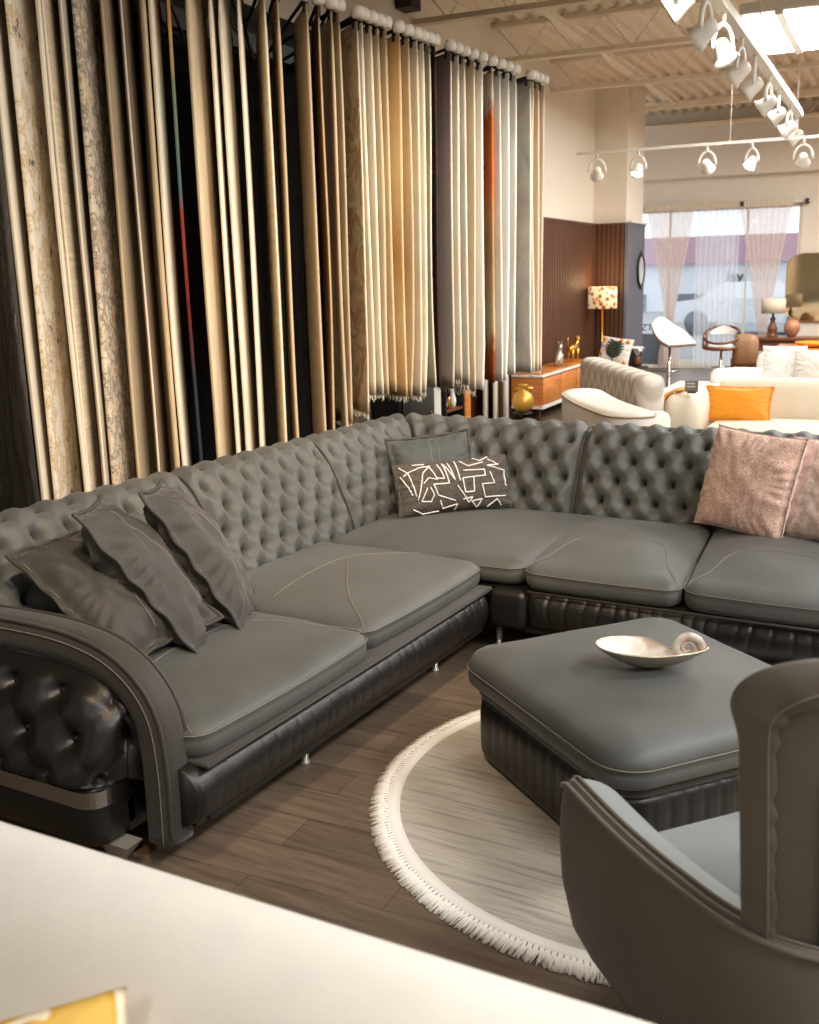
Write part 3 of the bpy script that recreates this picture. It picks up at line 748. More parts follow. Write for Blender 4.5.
# ================================================================== CUSHION HELPER
def pillow(label, cat, bot, W, U, w, h, t, material, seed=0, flange=0., group=None, conc=.07, wr=.010, extras=None, name='throw_pillow', welt=None, pin=1.6):
    """soft cushion standing on the midpoint of its lower edge; W along the width, U up the height"""
    W = Vector(W).normalized(); U = Vector(U); U = (U-W*U.dot(W)).normalized(); Nn = W.cross(U); bot = Vector(bot)
    n = 44; ctr = bot+U*h*.5
    def P(u, v, side):
        fl = flange
        uu, vv = u, v
        x = u*(w/2)*(1-conc*(1-v*v)); y = v*(h/2)*(1-conc*(1-u*u))
        q = 1-fl
        a = max(0, 1-min(1,abs(u)/q)**2.2); b_ = max(0, 1-min(1,abs(v)/q)**2.2)
        z = .5*t*(a*b_)**.45
        g = wr*noise.noise(Vector((u*2.2+seed, v*2.2, side*2)))*min(1,z/(.2*t)) + wr*.5*noise.noise(Vector((u*6+seed, v*5, side*3)))*min(1,z/(.12*t))
        # pulls radiating from the seams
        ed = max(abs(u), abs(v)); ph = math.atan2(v,u)
        g += wr*.55*sin(ph*26+3*sin(ph*5+seed))*sst((ed-.55)/.3)*(1-sst((ed-.93)/.06))
        fz = 0
        if fl: fz = .006*sin(ph*17+seed)*sst((ed-q)/(1-q)) 
        return ctr+W*x+U*y+Nn*(side*(z+g*(1 if z > 0 else 0)+.0025)+fz)
    b = MB()
    for side in (1,-1):
        b.grid(n, n, lambda u,v: P(2*u-1, (2*v-1), side))
    # close the rim
    m = n*n
    rim = [(i,0) for i in range(n)]+[(n-1,j) for j in range(1,n)]+[(i,n-1) for i in range(n-2,-1,-1)]+[(0,j) for j in range(n-2,0,-1)]
    idx = [i*n+j for i,j in rim]
    for a in range(len(idx)):
        c = idx[a]; d = idx[(a+1)%len(idx)]; b.f.append((c, d, d+m, c+m))
    o = b.build(name, material)
    tag(o, label, cat, group)
    if welt:
        pts = [ (P(2*i/(n-1)-1, 2*j/(n-1)-1, 1)+P(2*i/(n-1)-1, 2*j/(n-1)-1, -1))/2 for i,j in rim]
        MB().tube(pts, .008 if flange else .004, 6, closed=True).build('piping', welt, o)
    if flange:
        wl = MB(); q = 1-flange
        for side in (1,-1):
            rg = [(q,s_) for s_ in [i/16*q*2-q for i in range(17)]]+[(s_,q) for s_ in [q-i/16*q*2 for i in range(17)]]+[(-q,s_) for s_ in [q-i/16*q*2 for i in range(17)]]+[(s_,-q) for s_ in [-q+i/16*q*2 for i in range(17)]]
            wl.tube([P(u,v,side) for u,v in rg], .0045, 5, closed=True)
        if welt: wl.build('inner_piping', welt, o)
        q = 1-flange*.75; pts = []
        st = MB()
        for side in (1,-1):
            ring = [(q,s) for s in [i/20*q*2-q for i in range(21)]]+[(s,q) for s in [q-i/20*q*2 for i in range(21)]]+[(-q,s) for s in [q-i/20*q*2 for i in range(21)]]+[(s,-q) for s in [-q+i/20*q*2 for i in range(21)]]
            st.tube([P(u,v,side)+Nn*side*.001 for u,v in ring], .0016, 4, closed=True)
            if extras:
                for (us) in extras: st.tube([P(us+.04*sin(3*v_), v_, side)+Nn*side*.0012 for v_ in [-.85+1.7*i/40 for i in range(41)]], .0018, 4)
        st.build('stitching', M['thread'], o)
    return o, P
PIL = mat('grey_suede_cushion', srgb(66,63,59), .62, var=.1, vscale=8, bump=.12, bscale=200, spec=.35, sheen=.2)
PIL2 = mat('slate_suede_cushion', srgb(68,72,71), .6, var=.08, vscale=8, bump=.1, bscale=200, spec=.4, sheen=.2)
Zs = .475
# three flanged cushions leaning against the arm end of the back
def frame_pillow(label, low, high_px, size, heading, t, seed, group):
    pass
LOS = Vector((-.66,.75,0))
def edge_pillow(label, b0, top, depthdir, size, t, seed):
    """near edge runs from b0 up to top; the cushion extends along depthdir"""
    b0, top = Vector(b0), Vector(top); U = (top-b0); W = Vector(depthdir).normalized(); W = (W-U.normalized()*W.dot(U.normalized())).normalized()
    h = U.length
    return pillow(label, 'pillow', b0+W*size/2, W, U, size, h, t, PIL, seed, flange=.09, group='grey flanged cushions by the sofa arm', conc=.06, wr=.022, extras=[-.15], welt=M['welt'])
edge_pillow('grey suede flanged cushion farthest from the arm, standing on edge', (-2.34,2.875,.468), (-2.66,2.72,1.015), (-.60,.80,.0), .46, .20, 1)
edge_pillow('grey suede flanged cushion leaning between two like it', (-2.325,2.61,.468), (-2.67,2.41,1.0), (-.62,.78,.03), .46, .20, 4)
edge_pillow('darker flanged cushion slumped low behind the sofa arm', (-2.45,2.34,.50), (-2.96,2.36,.84), (-.42,.80,.42), .48, .20, 8)
# corner: slate cushion with a stitched band, patterned lumbar cushion in front
def cn(p): return p
Wc = Vector((.60,.62,.02))
pillow('slate grey flanged cushion with a centre band in the sofa corner', 'pillow', (-2.70,5.10,.47), (.68,.60,.07), (-.26,.28,1), .49, .43, .15, PIL2, 12, flange=.09, welt=M['welt'], extras=[-.08,.12], wr=.006)
def pat_mat():
    return mat('charcoal_boucle', srgb(92,86,80), .95, var=.45, vscale=95, bump=.6, bscale=160, spec=.1)
lum, LP = pillow('charcoal lumbar cushion with white maze lines in the sofa corner', 'pillow', (-2.515,4.95,.49), (.62,.66,.02), (-.22,.24,1), .665, .295, .20, pat_mat(), 21, conc=.04, wr=.007)
LINES = [[(-.93,.85),(-.82,.62),(-.6,.78),(-.42,.8)],[(-.95,.5),(-.86,.1),(-.8,-.25)],[(-.9,.5),(-.82,.62),(-.74,-.3)],[(-.72,-.45),(-.58,.55),(-.45,.78),(-.36,.25),(-.5,.35),(-.6,.15)],
 [(-.3,.85),(-.24,.25),(-.36,.3)],[(-.22,.85),(-.17,.05),(-.44,.08),(-.38,-.35),(-.08,-.62)],[(-.12,.85),(-.06,.15),(-.2,.8)],[(.0,.9),(.03,.1)],[(-.03,-.05),(.15,-.75),(.22,-.55),(.05,-.6)],
 [(.12,.5),(.5,.45),(.5,.22),(.08,.2),(.1,-.35),(.26,-.35),(.28,.18)],[(.1,.88),(.22,.65),(.5,.75)],[(.6,.85),(.78,.6),(.55,.6),(.9,.35),(.88,-.25)],[(.6,.35),(.66,-.1),(.42,-.1),(.45,-.6),(.85,-.6)],
 [(-.55,-.02),(-.66,-.5),(-.5,-.55),(-.45,-.3),(-.5,-.02)],[(-.35,-.55),(-.3,-.85),(-.05,-.75),(-.08,-.95)],[(.2,-.7),(.3,-.95),(.4,-.65),(.22,-.7)],[(.5,-.95),(.68,-.7),(.76,-.95)],[(-.8,-.75),(-.62,-.95),(-.35,-.92)],[(-.7,.9),(-.5,.9)],[(.35,.95),(.46,.82),(.62,.95)]]
pm = MB()
for Lr in LINES:
    pts = []
    for a, c in zip(Lr, Lr[1:]):
        for k in range(14): pts.append((a[0]+(c[0]-a[0])*k/14, a[1]+(c[1]-a[1])*k/14))
    pts.append(Lr[-1])
    pm.tube([LP(u, v, 1)+Vector((.0022,-.0022,.0006)) for u,v in pts], .0038, 5)
    pm.tube([LP(u, v, -1)-Vector((.0022,-.0022,.0006)) for u,v in pts], .0038, 5)
pm.build('maze_line', M['white_cloth'], lum)
# pink cushions at the right
pink = ramp_mat('dusty_pink_velvet', [(.34,srgb(176,132,114)),(.48,srgb(216,176,158)),(.56,srgb(226,192,176)),(.64,srgb(250,236,224))], 95, detail=6, roughness=.8, rough=.7, sheen=.5, bump=.5, bscale=120)
pink2 = ramp_mat('pale_pink_velvet', [(.32,srgb(196,162,148)),(.5,srgb(218,190,176)),(.68,srgb(240,226,214))], 50, detail=6, roughness=.8, rough=.7, sheen=.5, bump=.5, bscale=120)
pillow('dusty pink mottled cushion standing on the sofa seat', 'pillow', (-1.07,5.16,.47), (.52,-.26,-.02), (.05,.30,1), .53, .52, .19, pink, 31, conc=.05, wr=.012, group='dusty pink cushions')
pillow('paler pink cushion half hidden behind the other pink one', 'pillow', (-.66,5.10,.475), (.55,-.2,.0), (.05,.32,1), .50, .50, .18, pink2, 37, conc=.05, wr=.012, group='dusty pink cushions')

# ================================================================== ROUND RUG
RC = Vector((-.865,3.19,0)); RR_ = .985
def rug_mat():
    m, t, b = nt('streaked_rug'); tc = t.nodes.new('ShaderNodeTexCoord')
    mp = t.nodes.new('ShaderNodeMapping'); mp.inputs['Rotation'].default_value = (0,0,math.radians(-8)); mp.inputs['Scale'].default_value = (.9,20,1); t.links.new(tc.outputs['Object'], mp.inputs[0])
    n = t.nodes.new('ShaderNodeTexNoise'); n.inputs['Scale'].default_value = 2.0; n.inputs['Detail'].default_value = 10; n.inputs['Roughness'].default_value = .68; t.links.new(mp.outputs[0], n.inputs['Vector'])
    r = t.nodes.new('ShaderNodeValToRGB'); cr = r.color_ramp
    for _ in range(3): cr.elements.new(.5)
    for e, (p, c) in zip(cr.elements, [(.25,srgb(132,126,117)),(.42,srgb(164,157,147)),(.5,srgb(188,181,169)),(.6,srgb(176,165,147)),(.75,srgb(206,200,189))]): e.position = p; e.color = c
    t.links.new(n.outputs['Fac'], r.inputs[0]); t.links.new(r.outputs[0], b.inputs['Base Color']); b.inputs['Roughness'].default_value = .95; b.inputs['Specular IOR Level'].default_value = .1
    n2 = t.nodes.new('ShaderNodeTexNoise'); n2.inputs['Scale'].default_value = 300; t.links.new(tc.outputs['Object'], n2.inputs['Vector'])
    bp = t.nodes.new('ShaderNodeBump'); bp.inputs['Strength'].default_value = .3; bp.inputs['Distance'].default_value = .004; t.links.new(n2.outputs['Fac'], bp.inputs['Height']); t.links.new(bp.outputs[0], b.inputs['Normal'])
    return m
rd = RR_-.075
o = MB().lathe([(.01,.0),(rd+.02,.0),(rd+.022,.006),(rd+.016,.0115),(rd-.03,.012),(.4,.012),(.002,.012)], RC, 128).build('round_rug', rug_mat())
tag(o, 'round grey-beige streaked rug with white fringe under the ottoman', 'rug')
fw_ = mat('white_fringe', srgb(238,232,222), .95, spec=.1)
MB().lathe([(rd-.028,.008),(rd-.03,.0135),(rd+.016,.0140),(rd+.024,.008),(rd+.022,.002),(rd-.028,.008)], RC, 160).build('border_band', fw_, o)
fb = MB(); rnd = random.Random(3)
for i in range(2600):
    a = 2*PI*i/2600+rnd.uniform(-.002,.002); L = rnd.uniform(.045,.066); da = rnd.uniform(-.010,.010); r0 = rd+.01
    p = lambda r, aa, z: RC+Vector((r*cos(aa), r*sin(aa), z))
    fb.tube([p(r0,a,.0115), p(r0+L*.5,a+da*.3,.010+rnd.uniform(0,.004)), p(r0+L,a+da,.003)], [.0034,.0032,.0020], 4)
fr_o = fb.build('fringe', fw_, o); fr_o['kind'] = 'stuff'
kn = MB()
for i in range(330):
    a = 2*PI*i/330
    kn.tube([RC+Vector(((rd+.012)*cos(a),(rd+.012)*sin(a),.0142)), RC+Vector(((rd+.026)*cos(a+.004),(rd+.026)*sin(a+.004),.0135))], .0017, 4)
k_o = kn.build('knot_row', M['welt'], o); k_o['kind'] = 'stuff'

# ================================================================== OTTOMAN
ott = thing('ottoman', (-.93,3.15,0), 'square dark grey padded ottoman with black pleated leather base on the rug', 'ottoman')
OC = Vector((-.955,3.27,0)); OA = math.radians(-37.5)
def OT(p): return OC+Vector((p[0]*cos(OA)-p[1]*sin(OA), p[0]*sin(OA)+p[1]*cos(OA), p[2]))
ohx, ohy = .52, .462
prof = [(.06,.30),(.02,.305),(.004,.32),(0,.335),(.001,.35),(.006,.358),(.002,.366),(.004,.385),(.018,.41),(.04,.424),(.08,.436),(.13,.445)]
v, f = slab(ohx, ohy, .13, prof, .022, m=10, n=12, cpow=3)
ot = link('cushion_top', [OT((p[0],p[1],p[2]+.003*noise.noise(Vector((p[0]*5,p[1]*5,7)))*(p[2] > .4))) for p in v], f, M['nubuck'], ott)
st = MB()
for z in (.374,): st.tube([OT((x,y,z)) for x,y in rrect(ohx+.0016, ohy+.0016, .13, 10, 12)], .0019, 5, closed=True)
st.build('stitching', M['thread'], ot)
v, f = slab(ohx-.035, ohy-.035, .11, [(.03,.262),(.006,.268),(0,.28),(0,.296),(.008,.306),(.03,.31)], 0, rings=())
link('lower_lip', [OT(p) for p in v], f, M['nubuck_dark'], ott)
prof = [(.035,.028),(.014,.034),(.003,.06),(0,.11),(0,.2),(.006,.245),(.02,.268)]
v, f = slab(ohx-.035, ohy-.035, .12, prof, 0, rings=(), m=16, n=60)
k = len(rrect(1,1,.1,16,60)); per = []
rnd = random.Random(9)
vv = []
for i, p in enumerate(v):
    j = i % k; ph = (p[0]+p[1])
    s = p[0] if abs(p[1]) > abs(p[0]) else p[1]
    g = .0065*math.exp(-((((s+.9)/.062) % 1)-.5)**2/.012)*sst((p[2]-.045)/.05)*sst((.262-p[2])/.03)
    l = math.hypot(p[0],p[1]); vv.append(OT((p[0]*(1-g/l), p[1]*(1-g/l), p[2])))
link('base', vv, f, M['leather'], ott)
MB().add([OT((p[0],p[1],p[2])) for p in slab(ohx-.055,ohy-.055,.11,[(.0,.018),(0,.03)],rings=())[0]], slab(ohx-.055,ohy-.055,.11,[(.0,.018),(0,.03)],rings=())[1]).build('plinth', M['black'], ott, False)
for sx in (-1,1):
    for sy in (-1,1): MB().lathe([(.02,.012),(.022,.016),(.014,.03),(.014,.05)], OT((sx*(ohx-.10),sy*(ohy-.10),0)), 14).build('glide', M['chrome'], ott)
# ================================================================== SHELL DISH
pearl = ramp_mat('pearl_shell', [(.3,srgb(204,196,184)),(.45,srgb(224,218,208)),(.56,srgb(204,176,156)),(.62,srgb(178,170,160)),(.8,srgb(236,231,224))], 9, detail=4, rough=.28, bump=.1, bscale=30)
pearl.node_tree.nodes['Principled BSDF'].inputs['Coat Weight'].default_value = .2
pout = mat('champagne_shell', srgb(196,184,160), .36, metal=.6, bump=.1, bscale=40)
dish = thing('shell_dish', (-.97,3.39,.466), 'pearly shell-shaped dish with a spiral curl on the ottoman', 'dish')
DX = Vector((.905,.425,0)); DY = Vector((-.425,.905,0)); DC = Vector((-.922,3.225,.4665))
def DT(x, y, z): return DC+DX*x+DY*y+Vector((0,0,z))
def dish_rim(a):
    x = .180*cos(a); y = .092*sin(a)*(1-.22*cos(a)); z = .070+.010*max(0,-cos(a))
    if sin(a) > 0: k_ = sst((cos(a)+.1)/.6); y *= 1-.45*k_*sin(a); z -= .026*k_*sin(a)
    return x, y, z
def dish_fn(off):
    def fn(u, v):
        a = 2*PI*u; x, y, z = dish_rim(a); r = v
        zz = off+ (z-off)*r**2.4
        return DT(x*r, y*r, zz)
    return fn
inner = MB().grid(64, 16, lambda u,v: dish_fn(.010)(u, .02+.98*v), True).build('bowl', pearl, dish)
out = MB().grid(64, 16, lambda u,v: (lambda q: DT((dish_rim(2*PI*u)[0]+.0*0)*q*(1.035), dish_rim(2*PI*u)[1]*q*1.05, .001+(dish_rim(2*PI*u)[2]-.003)*q**2.0))(.02+.98*v), True)
out.tube([DT(dish_rim(2*PI*i/64)[0]*1.016, dish_rim(2*PI*i/64)[1]*1.025, dish_rim(2*PI*i/64)[2]-.0005) for i in range(64)], .0035, 6, closed=True)
out.build('outer_shell', pout, dish)
sp = []; rs = []
for i in range(70):
    q = i/69; a = -.02*PI+q*4.0*PI; r = .043*(1-q)**.9+.003
    sp.append(DT(.116+r*cos(a), .0, .066+r*sin(a))); rs.append(.003+.0135*(1-q)**1.0)
MB().tube(sp, rs, 10).build('spiral_curl', pearl, dish)
# ================================================================== FOREGROUND ARMCHAIR
ac = thing('wing_armchair', (-.30,1.98,0), 'dark grey wing armchair with piped seams seen from behind', 'armchair')
AF = Vector((-.78,.625,0)).normalized(); AL = Vector((-AF.y, AF.x, 0)); AO = Vector((-.045,1.925,0))   # forward, left, middle of the back
def AC(l, f, z): return AO+AL*l+AF*f+Vector((0,0,z))
AM = mat('armchair_nubuck', srgb(96,88,78), .66, var=.08, vscale=7, bump=.12, bscale=240, spec=.3, sheen=.15)
AMI = mat('armchair_daylit', srgb(122,128,127), .6, var=.06, vscale=7, bump=.1, bscale=240, spec=.3, sheen=.2)  # paler copy of the armchair colour with window daylight painted in
pth = [(.345,.675),(.365,.45),(.365,.25),(.345,.08),(.27,-.05),(.13,-.115),(0,-.13),(-.13,-.115),(-.27,-.05),(-.345,.08),(-.365,.25),(-.365,.45),(-.345,.675)]
pp = smooth_path([AC(l,f,0) for l,f in pth], 90)
def pn(i):
    t = (pp[min(i+1,89)]-pp[max(i-1,0)]).normalized(); n_ = Vector((-t.y, t.x, 0))
    c = AC(0,.3,0); return n_ if (pp[i]-c).dot(n_) > 0 else -n_
sec = [(-.14,.10),(-.075,.13),(-.03,.22),(-.004,.34),(.004,.45),(0,.54),(-.006,.585),(-.014,.606),(-.028,.612),(-.042,.607),(-.09,.588),(-.14,.545),(-.175,.475),(-.185,.33)]
tub = sweep(MB(), pp, sec, pn, .075).build('tub_shell', AM, ac)
for (o_, z_, r_) in ((-.006,.600,.0075),(-.036,.613,.006)):
    MB().tube([pp[0]+ (pp[0]-pp[1]).normalized()*.05+pn(0)*(o_-.012)+Vector((0,0,z_-.025))]+[pp[i]+pn(i)*o_+Vector((0,0,z_)) for i in range(90)]+[pp[-1]+(pp[-1]-pp[-2]).normalized()*.05+pn(89)*(o_-.012)+Vector((0,0,z_-.025))], r_, 7).build('piping', AM, tub)
st = MB()
st.tube([pp[i]+pn(i)*(-.021)+Vector((0,0,.6125)) for i in range(90)], .0016, 5)
st.build('stitching', M['thread'], tub)
# inside lining of the arms, window daylight painted into its paler tone
LNP = smooth_path([(-.044,0,.607),(-.092,0,.589),(-.143,0,.546),(-.179,0,.475),(-.189,0,.40)], 12)
for (i0, i1) in ((0,34),(56,90)):
    MB().grid(i1-i0, 12, lambda u,v: (lambda i, q: pp[i]+pn(i)*(q.x)+Vector((0,0,q.z+.004)))(min(89,i0+int(round(u*(i1-i0-1)))), LNP[int(round(v*11))])).build('arm_lining', AMI, ac)
v, f = slab(.225,.285,.09,[(.03,.30),(.006,.31),(0,.34),(0,.42),(.008,.446),(.03,.462),(.07,.47)],.03)
link('seat_cushion', [AC(p[0], .36+p[1], p[2]) for p in v], f, AMI, ac)
# winged back: a rounded slab bent forward at its sides
hw, hz, zc = .385, .36, .765
def bend(x, y, z):           # x across, y height, z thickness (outwards = towards the rear)
    q = abs(x)/hw
    lean = -.05*max(0,(y+hz)/(2*hz)-.2)
    fwd = -.085+.16*q**3.2
    nar = 1-.17*(1-max(0,min(1,(y+.165)/(hz+.165))))
    return AC(x*nar, fwd+lean-z, zc+y)
v, f = slab(hw, hz, .10, [(.02,-.02),(0,-.012),(0,.002),(.008,.008),(.03,.010)], 0, m=10, n=14, rings=(.9,.75,.6,.45,.3,.15))
back = link('wing_back', [bend(*p) for p in v], f, AM, ac)
# fat gathered roll round the wings and over the top
rl = []; rr_ = []; rim = [(hw, -.165+i*.02) for i in range(int((hz-.10+.165)/.02))]
rim += [(hw-.10+.10*cos(math.radians(a)), hz-.10+.10*sin(math.radians(a))) for a in range(0,91,5)]
rim += [(hw-.10-i*.02, hz) for i in range(1, int((2*hw-.2)/.02))]
rim += [(-hw+.10-.10*sin(math.radians(a)), hz-.10+.10*cos(math.radians(a))) for a in range(0,91,5)]
rim += [(-hw, hz-.10-i*.02) for i in range(1, int((hz-.10+.165)/.02)+1)]
rimp = smooth_path([(x,y,0) for x,y in rim], 420)
k_ = 22; rv = []
for i, q in enumerate(rimp):
    t = (rimp[min(i+1,419)]-rimp[max(i-1,0)]).normalized(); nx, ny = -t.y, t.x   # inward normal in the rim plane
    if nx*(-q.x)+ny*(-q.y) < 0: nx, ny = -nx, -ny
    top = sst((q.y-hz+.16)/.16)
    for j in range(k_):
        a = 2*PI*j/k_; ca, sa = cos(a), sin(a)
        g = .0042*sin(i*.42+3.6*noise.noise(Vector((i*.05,0,3))))*(.5+.5*noise.noise(Vector((i*.03, j*.2, 1))))*(1+ca)
        wav = .010*noise.noise(Vector((i*.035, 5, 0)))*max(0,ca)
        ri = (.017+.020*top+wav*.6+g*.6); rz_ = .024+.012*top+g*.6
        rv.append(bend(q.x+nx*(ca*ri+.010), q.y+ny*(ca*ri+.010), sa*rz_))
roll = MB().add(rv, [(i*k_+j, i*k_+(j+1)%k_, (i+1)*k_+(j+1)%k_, (i+1)*k_+j) for i in range(419) for j in range(k_)]+[tuple(range(k_))[::-1], tuple(419*k_+j for j in range(k_))])
ro = roll.build('rim_roll', AM, back)
MB().tube([bend(q.x*.975, q.y-.012*sst((q.y-hz+.16)/.16), .0262+.012*sst((q.y-hz+.16)/.16)) for q in rimp], .0016, 5).build('stitching', M['thread'], ro)
def loop(hx_, hy_, r, z, dy=0): return [bend(x,y+dy,z) for x,y in rrect(hx_,hy_,r,8,12)]
MB().tube(loop(hw-.085, hz-.10, .07, .012, -.02), .007, 7, closed=True).build('piping', M['welt'], back)
MB().tube(loop(hw-.103, hz-.118, .06, .012, -.02), .005, 7, closed=True).build('piping', AM, back)
# inner face of the back, in the same painted daylight tone
v, f = slab(hw-.10, hz-.08, .08, [(.0,.015),(.01,.040),(.03,.055)], .012)
link('back_cushion', [bend(p[0],p[1],-p[2]) for p in v], f, AMI, ac)
MB().lathe([(.20,.0),(.21,.006),(.20,.014),(.05,.02),(.035,.03),(.035,.13),(.18,.14),(.2,.15)], AC(0,.28,0), 32).build('swivel_base', M['black'], ac)

# ================================================================== CREAM SOFA IN FRONT
cs = thing('cream_sofa', (-.9,.7,0), 'cream sofa in front whose smooth back crosses the lower left corner', 'sofa')
def cream_back():
    # rounded back: broad sloping inside, rolled top
    sec = smooth_path([(0,.62,.36),(0,.72,.52),(0,.82,.68),(0,.905,.775),(0,1.00,.815),(0,1.08,.80),(0,1.12,.74),(0,1.125,.6),(0,1.125,.12)], 50)
    x0, x1 = -2.15, .12; n = 60; rows = []
    for i in range(n+1):
        x = x0+(x1-x0)*i/n; e = min(x-x0, x1-x); k = sst(e/.10+.0)
        dip = 0
        rows.append([Vector((x, .85+(p.y-.85)*(.9+.1*k)+.012+.027*(x+1.5), p.z*(.97+.03*k)-dip+.03*(p.z > .3))) for p in sec])
    m = len(sec); v = [p for r in rows for p in r]
    f = [(i*m+j, (i+1)*m+j, (i+1)*m+j+1, i*m+j+1) for i in range(n) for j in range(m-1)]
    f += [tuple(range(m)), tuple(n*m+j for j in range(m))[::-1]]
    return MB().add(v, f)
cream_back().build('backrest', M['cream'], cs)
v, f = slab(1.18,.36,.10,[(.04,.27),(.005,.29),(0,.33),(0,.39),(.01,.415),(.05,.43)],.03)
link('seat_cushion', [(p[0]-.95,p[1]+.33,p[2]) for p in v], f, M['cream'], cs)
MB().box((-2.12,-.02,.10),(.22,1.08,.28),.03).build('frame', M['cream'], cs)
for x in (-2.0,.1):
    for y in (.05,1.0): MB().lathe([(.02,0),(.028,.1)], (x,y,0), 12).build('leg', M['walnut'], cs)
mus = ramp_mat('mustard_print', [(.40,srgb(226,182,92)),(.5,srgb(216,164,66)),(.54,srgb(240,226,196)),(.62,srgb(238,222,190)),(.66,srgb(214,160,60))], 11, detail=1, rough=.9, dist=.4)
pillow('mustard and cream printed cushion on the cream sofa', 'pillow', (-.99,.60,.425), (.7,.73,0), (-.25,.24,1), .45, .44, .16, mus, 44, conc=.06, wr=.006)
# ================================================================== SHOP FLOOR BEHIND
def zig_mat():
    m, t, b = nt('grey_zigzag_weave'); tc = t.nodes.new('ShaderNodeTexCoord'); sp = t.nodes.new('ShaderNodeSeparateXYZ'); mp = t.nodes.new('ShaderNodeMapping')
    mp.inputs['Rotation'].default_value = (0,0,math.radians(58)); t.links.new(tc.outputs['Object'], mp.inputs[0]); t.links.new(mp.outputs[0], sp.inputs[0])
    def math_(op, a=None, b_=None, v0=None, v1=None):
        n = t.nodes.new('ShaderNodeMath'); n.operation = op
        if a: t.links.new(a, n.inputs[0])
        elif v0 is not None: n.inputs[0].default_value = v0
        if b_: t.links.new(b_, n.inputs[1])
        elif v1 is not None: n.inputs[1].default_value = v1
        return n.outputs[0]
    pp_ = math_('PINGPONG', sp.outputs['X'], None, None, .14)
    s = math_('MULTIPLY', pp_, None, None, 1.6)
    zz = math_('ADD', sp.outputs['Z'], s)
    n = t.nodes.new('ShaderNodeTexNoise'); n.inputs['Scale'].default_value = 30; t.links.new(tc.outputs['Object'], n.inputs['Vector'])
    zz = math_('ADD', zz, math_('MULTIPLY', n.outputs['Fac'], None, None, .05))
    f = math_('PINGPONG', math_('MULTIPLY', zz, None, None, 7.), None, None, 1.)
    r = t.nodes.new('ShaderNodeValToRGB'); r.color_ramp.elements[0].position = .3; r.color_ramp.elements[1].position = .7
    r.color_ramp.elements[0].color = srgb(184,176,164); r.color_ramp.elements[1].color = srgb(218,210,198)
    t.links.new(f, r.inputs[0]); t.links.new(r.outputs[0], b.inputs['Base Color']); b.inputs['Roughness'].default_value = .9
    return m
def back_view_sofa(name, label, A, B, thick, height, material, welt, rtop, seat_d=.62, cat='sofa', bulge=.0, near_arm=True):
    """a seat seen from behind: its back runs from A to B (store plan), the seat lies on the far right side"""
    A, B = Vector((A[0],A[1],0)), Vector((B[0],B[1],0)); X = (B-A).normalized(); Y = Vector((-X.y, X.x, 0)); L = (B-A).length; Mi = (A+B)/2
    T = lambda p: stx(Mi+X*p[0]+Y*(p[1]+thick/2+bulge*((p[0]/(L/2))**2))+Vector((0,0,p[2])))
    t = thing(name, T((0,.2,0)), label, cat)
    v, f = slab(L/2, thick/2, thick*.49, [(.03,.12),(0,.16),(0,height-rtop),(rtop*.08,height-rtop*.6),(rtop*.3,height-rtop*.25),(rtop*.7,height-.005),(rtop*1.1,height)], .006, m=8, n=16)
    bk = link('backrest', [T(p) for p in v], f, material, t)
    if welt: MB().tube([T((x,y,height-rtop*.55)) for x,y in rrect(L/2+.002, thick/2+.002, thick*.49, 8, 16)], .008, 6, closed=True).build('piping', welt, bk)
    cut = 0 if near_arm else .45
    v, f = slab(L/2-.12-cut, seat_d/2, .12, [(.04,.24),(0,.28),(0,.38),(.02,.42),(.06,.44)], .03)
    link('seat_cushion', [T((p[0]-cut,p[1]+thick/2+seat_d/2-.02,p[2])) for p in v], f, material, t)
    v, f = slab(L/2-.14-cut, seat_d/2-.02, .1, [(0,.10),(0,.25)], 0, rings=())
    link('base', [T((p[0]-cut,p[1]+thick/2+seat_d/2-.04,p[2])) for p in v], f, material, t)
    for sx in ((-1,1) if near_arm else (-1,)):
        v, f = slab(.10, seat_d/2+.02, .09, [(.02,.12),(0,.16),(0,.52),(.02,.57),(.06,.59)], .01)
        link('arm', [T((p[0]+sx*(L/2-.13),p[1]+thick/2+seat_d/2-.06,p[2])) for p in v], f, material, t)
        for yy in (0, thick/2+seat_d-.1): MB().lathe([(.014,0),(.022,.13)], T((sx*(L/2-.2),yy,0)), 10).build('leg', M['walnut'], t)
    return t
back_view_sofa('tub_chair', 'low cream chair with rounded thick back seen from behind, just beyond the corner sofa', (-2.66,8.55), (-1.82,7.05), .36, .80, M['cream'], M['cream_welt'], .06, cat='armchair', bulge=.06, near_arm=False)
back_view_sofa('zigzag_sofa', 'pale grey zigzag-woven sofa seen from behind', (-3.42,11.95), (-2.20,9.76), .28, .80, zig_mat(), None, .09, near_arm=False)

ST0 = ST
def scaled(k):
    def f(x, y, z=0.): return ST0(x*k, y*k, max(.004*z, 1.75+(z-1.75)*k))
    return f
ST = scaled(1.128)
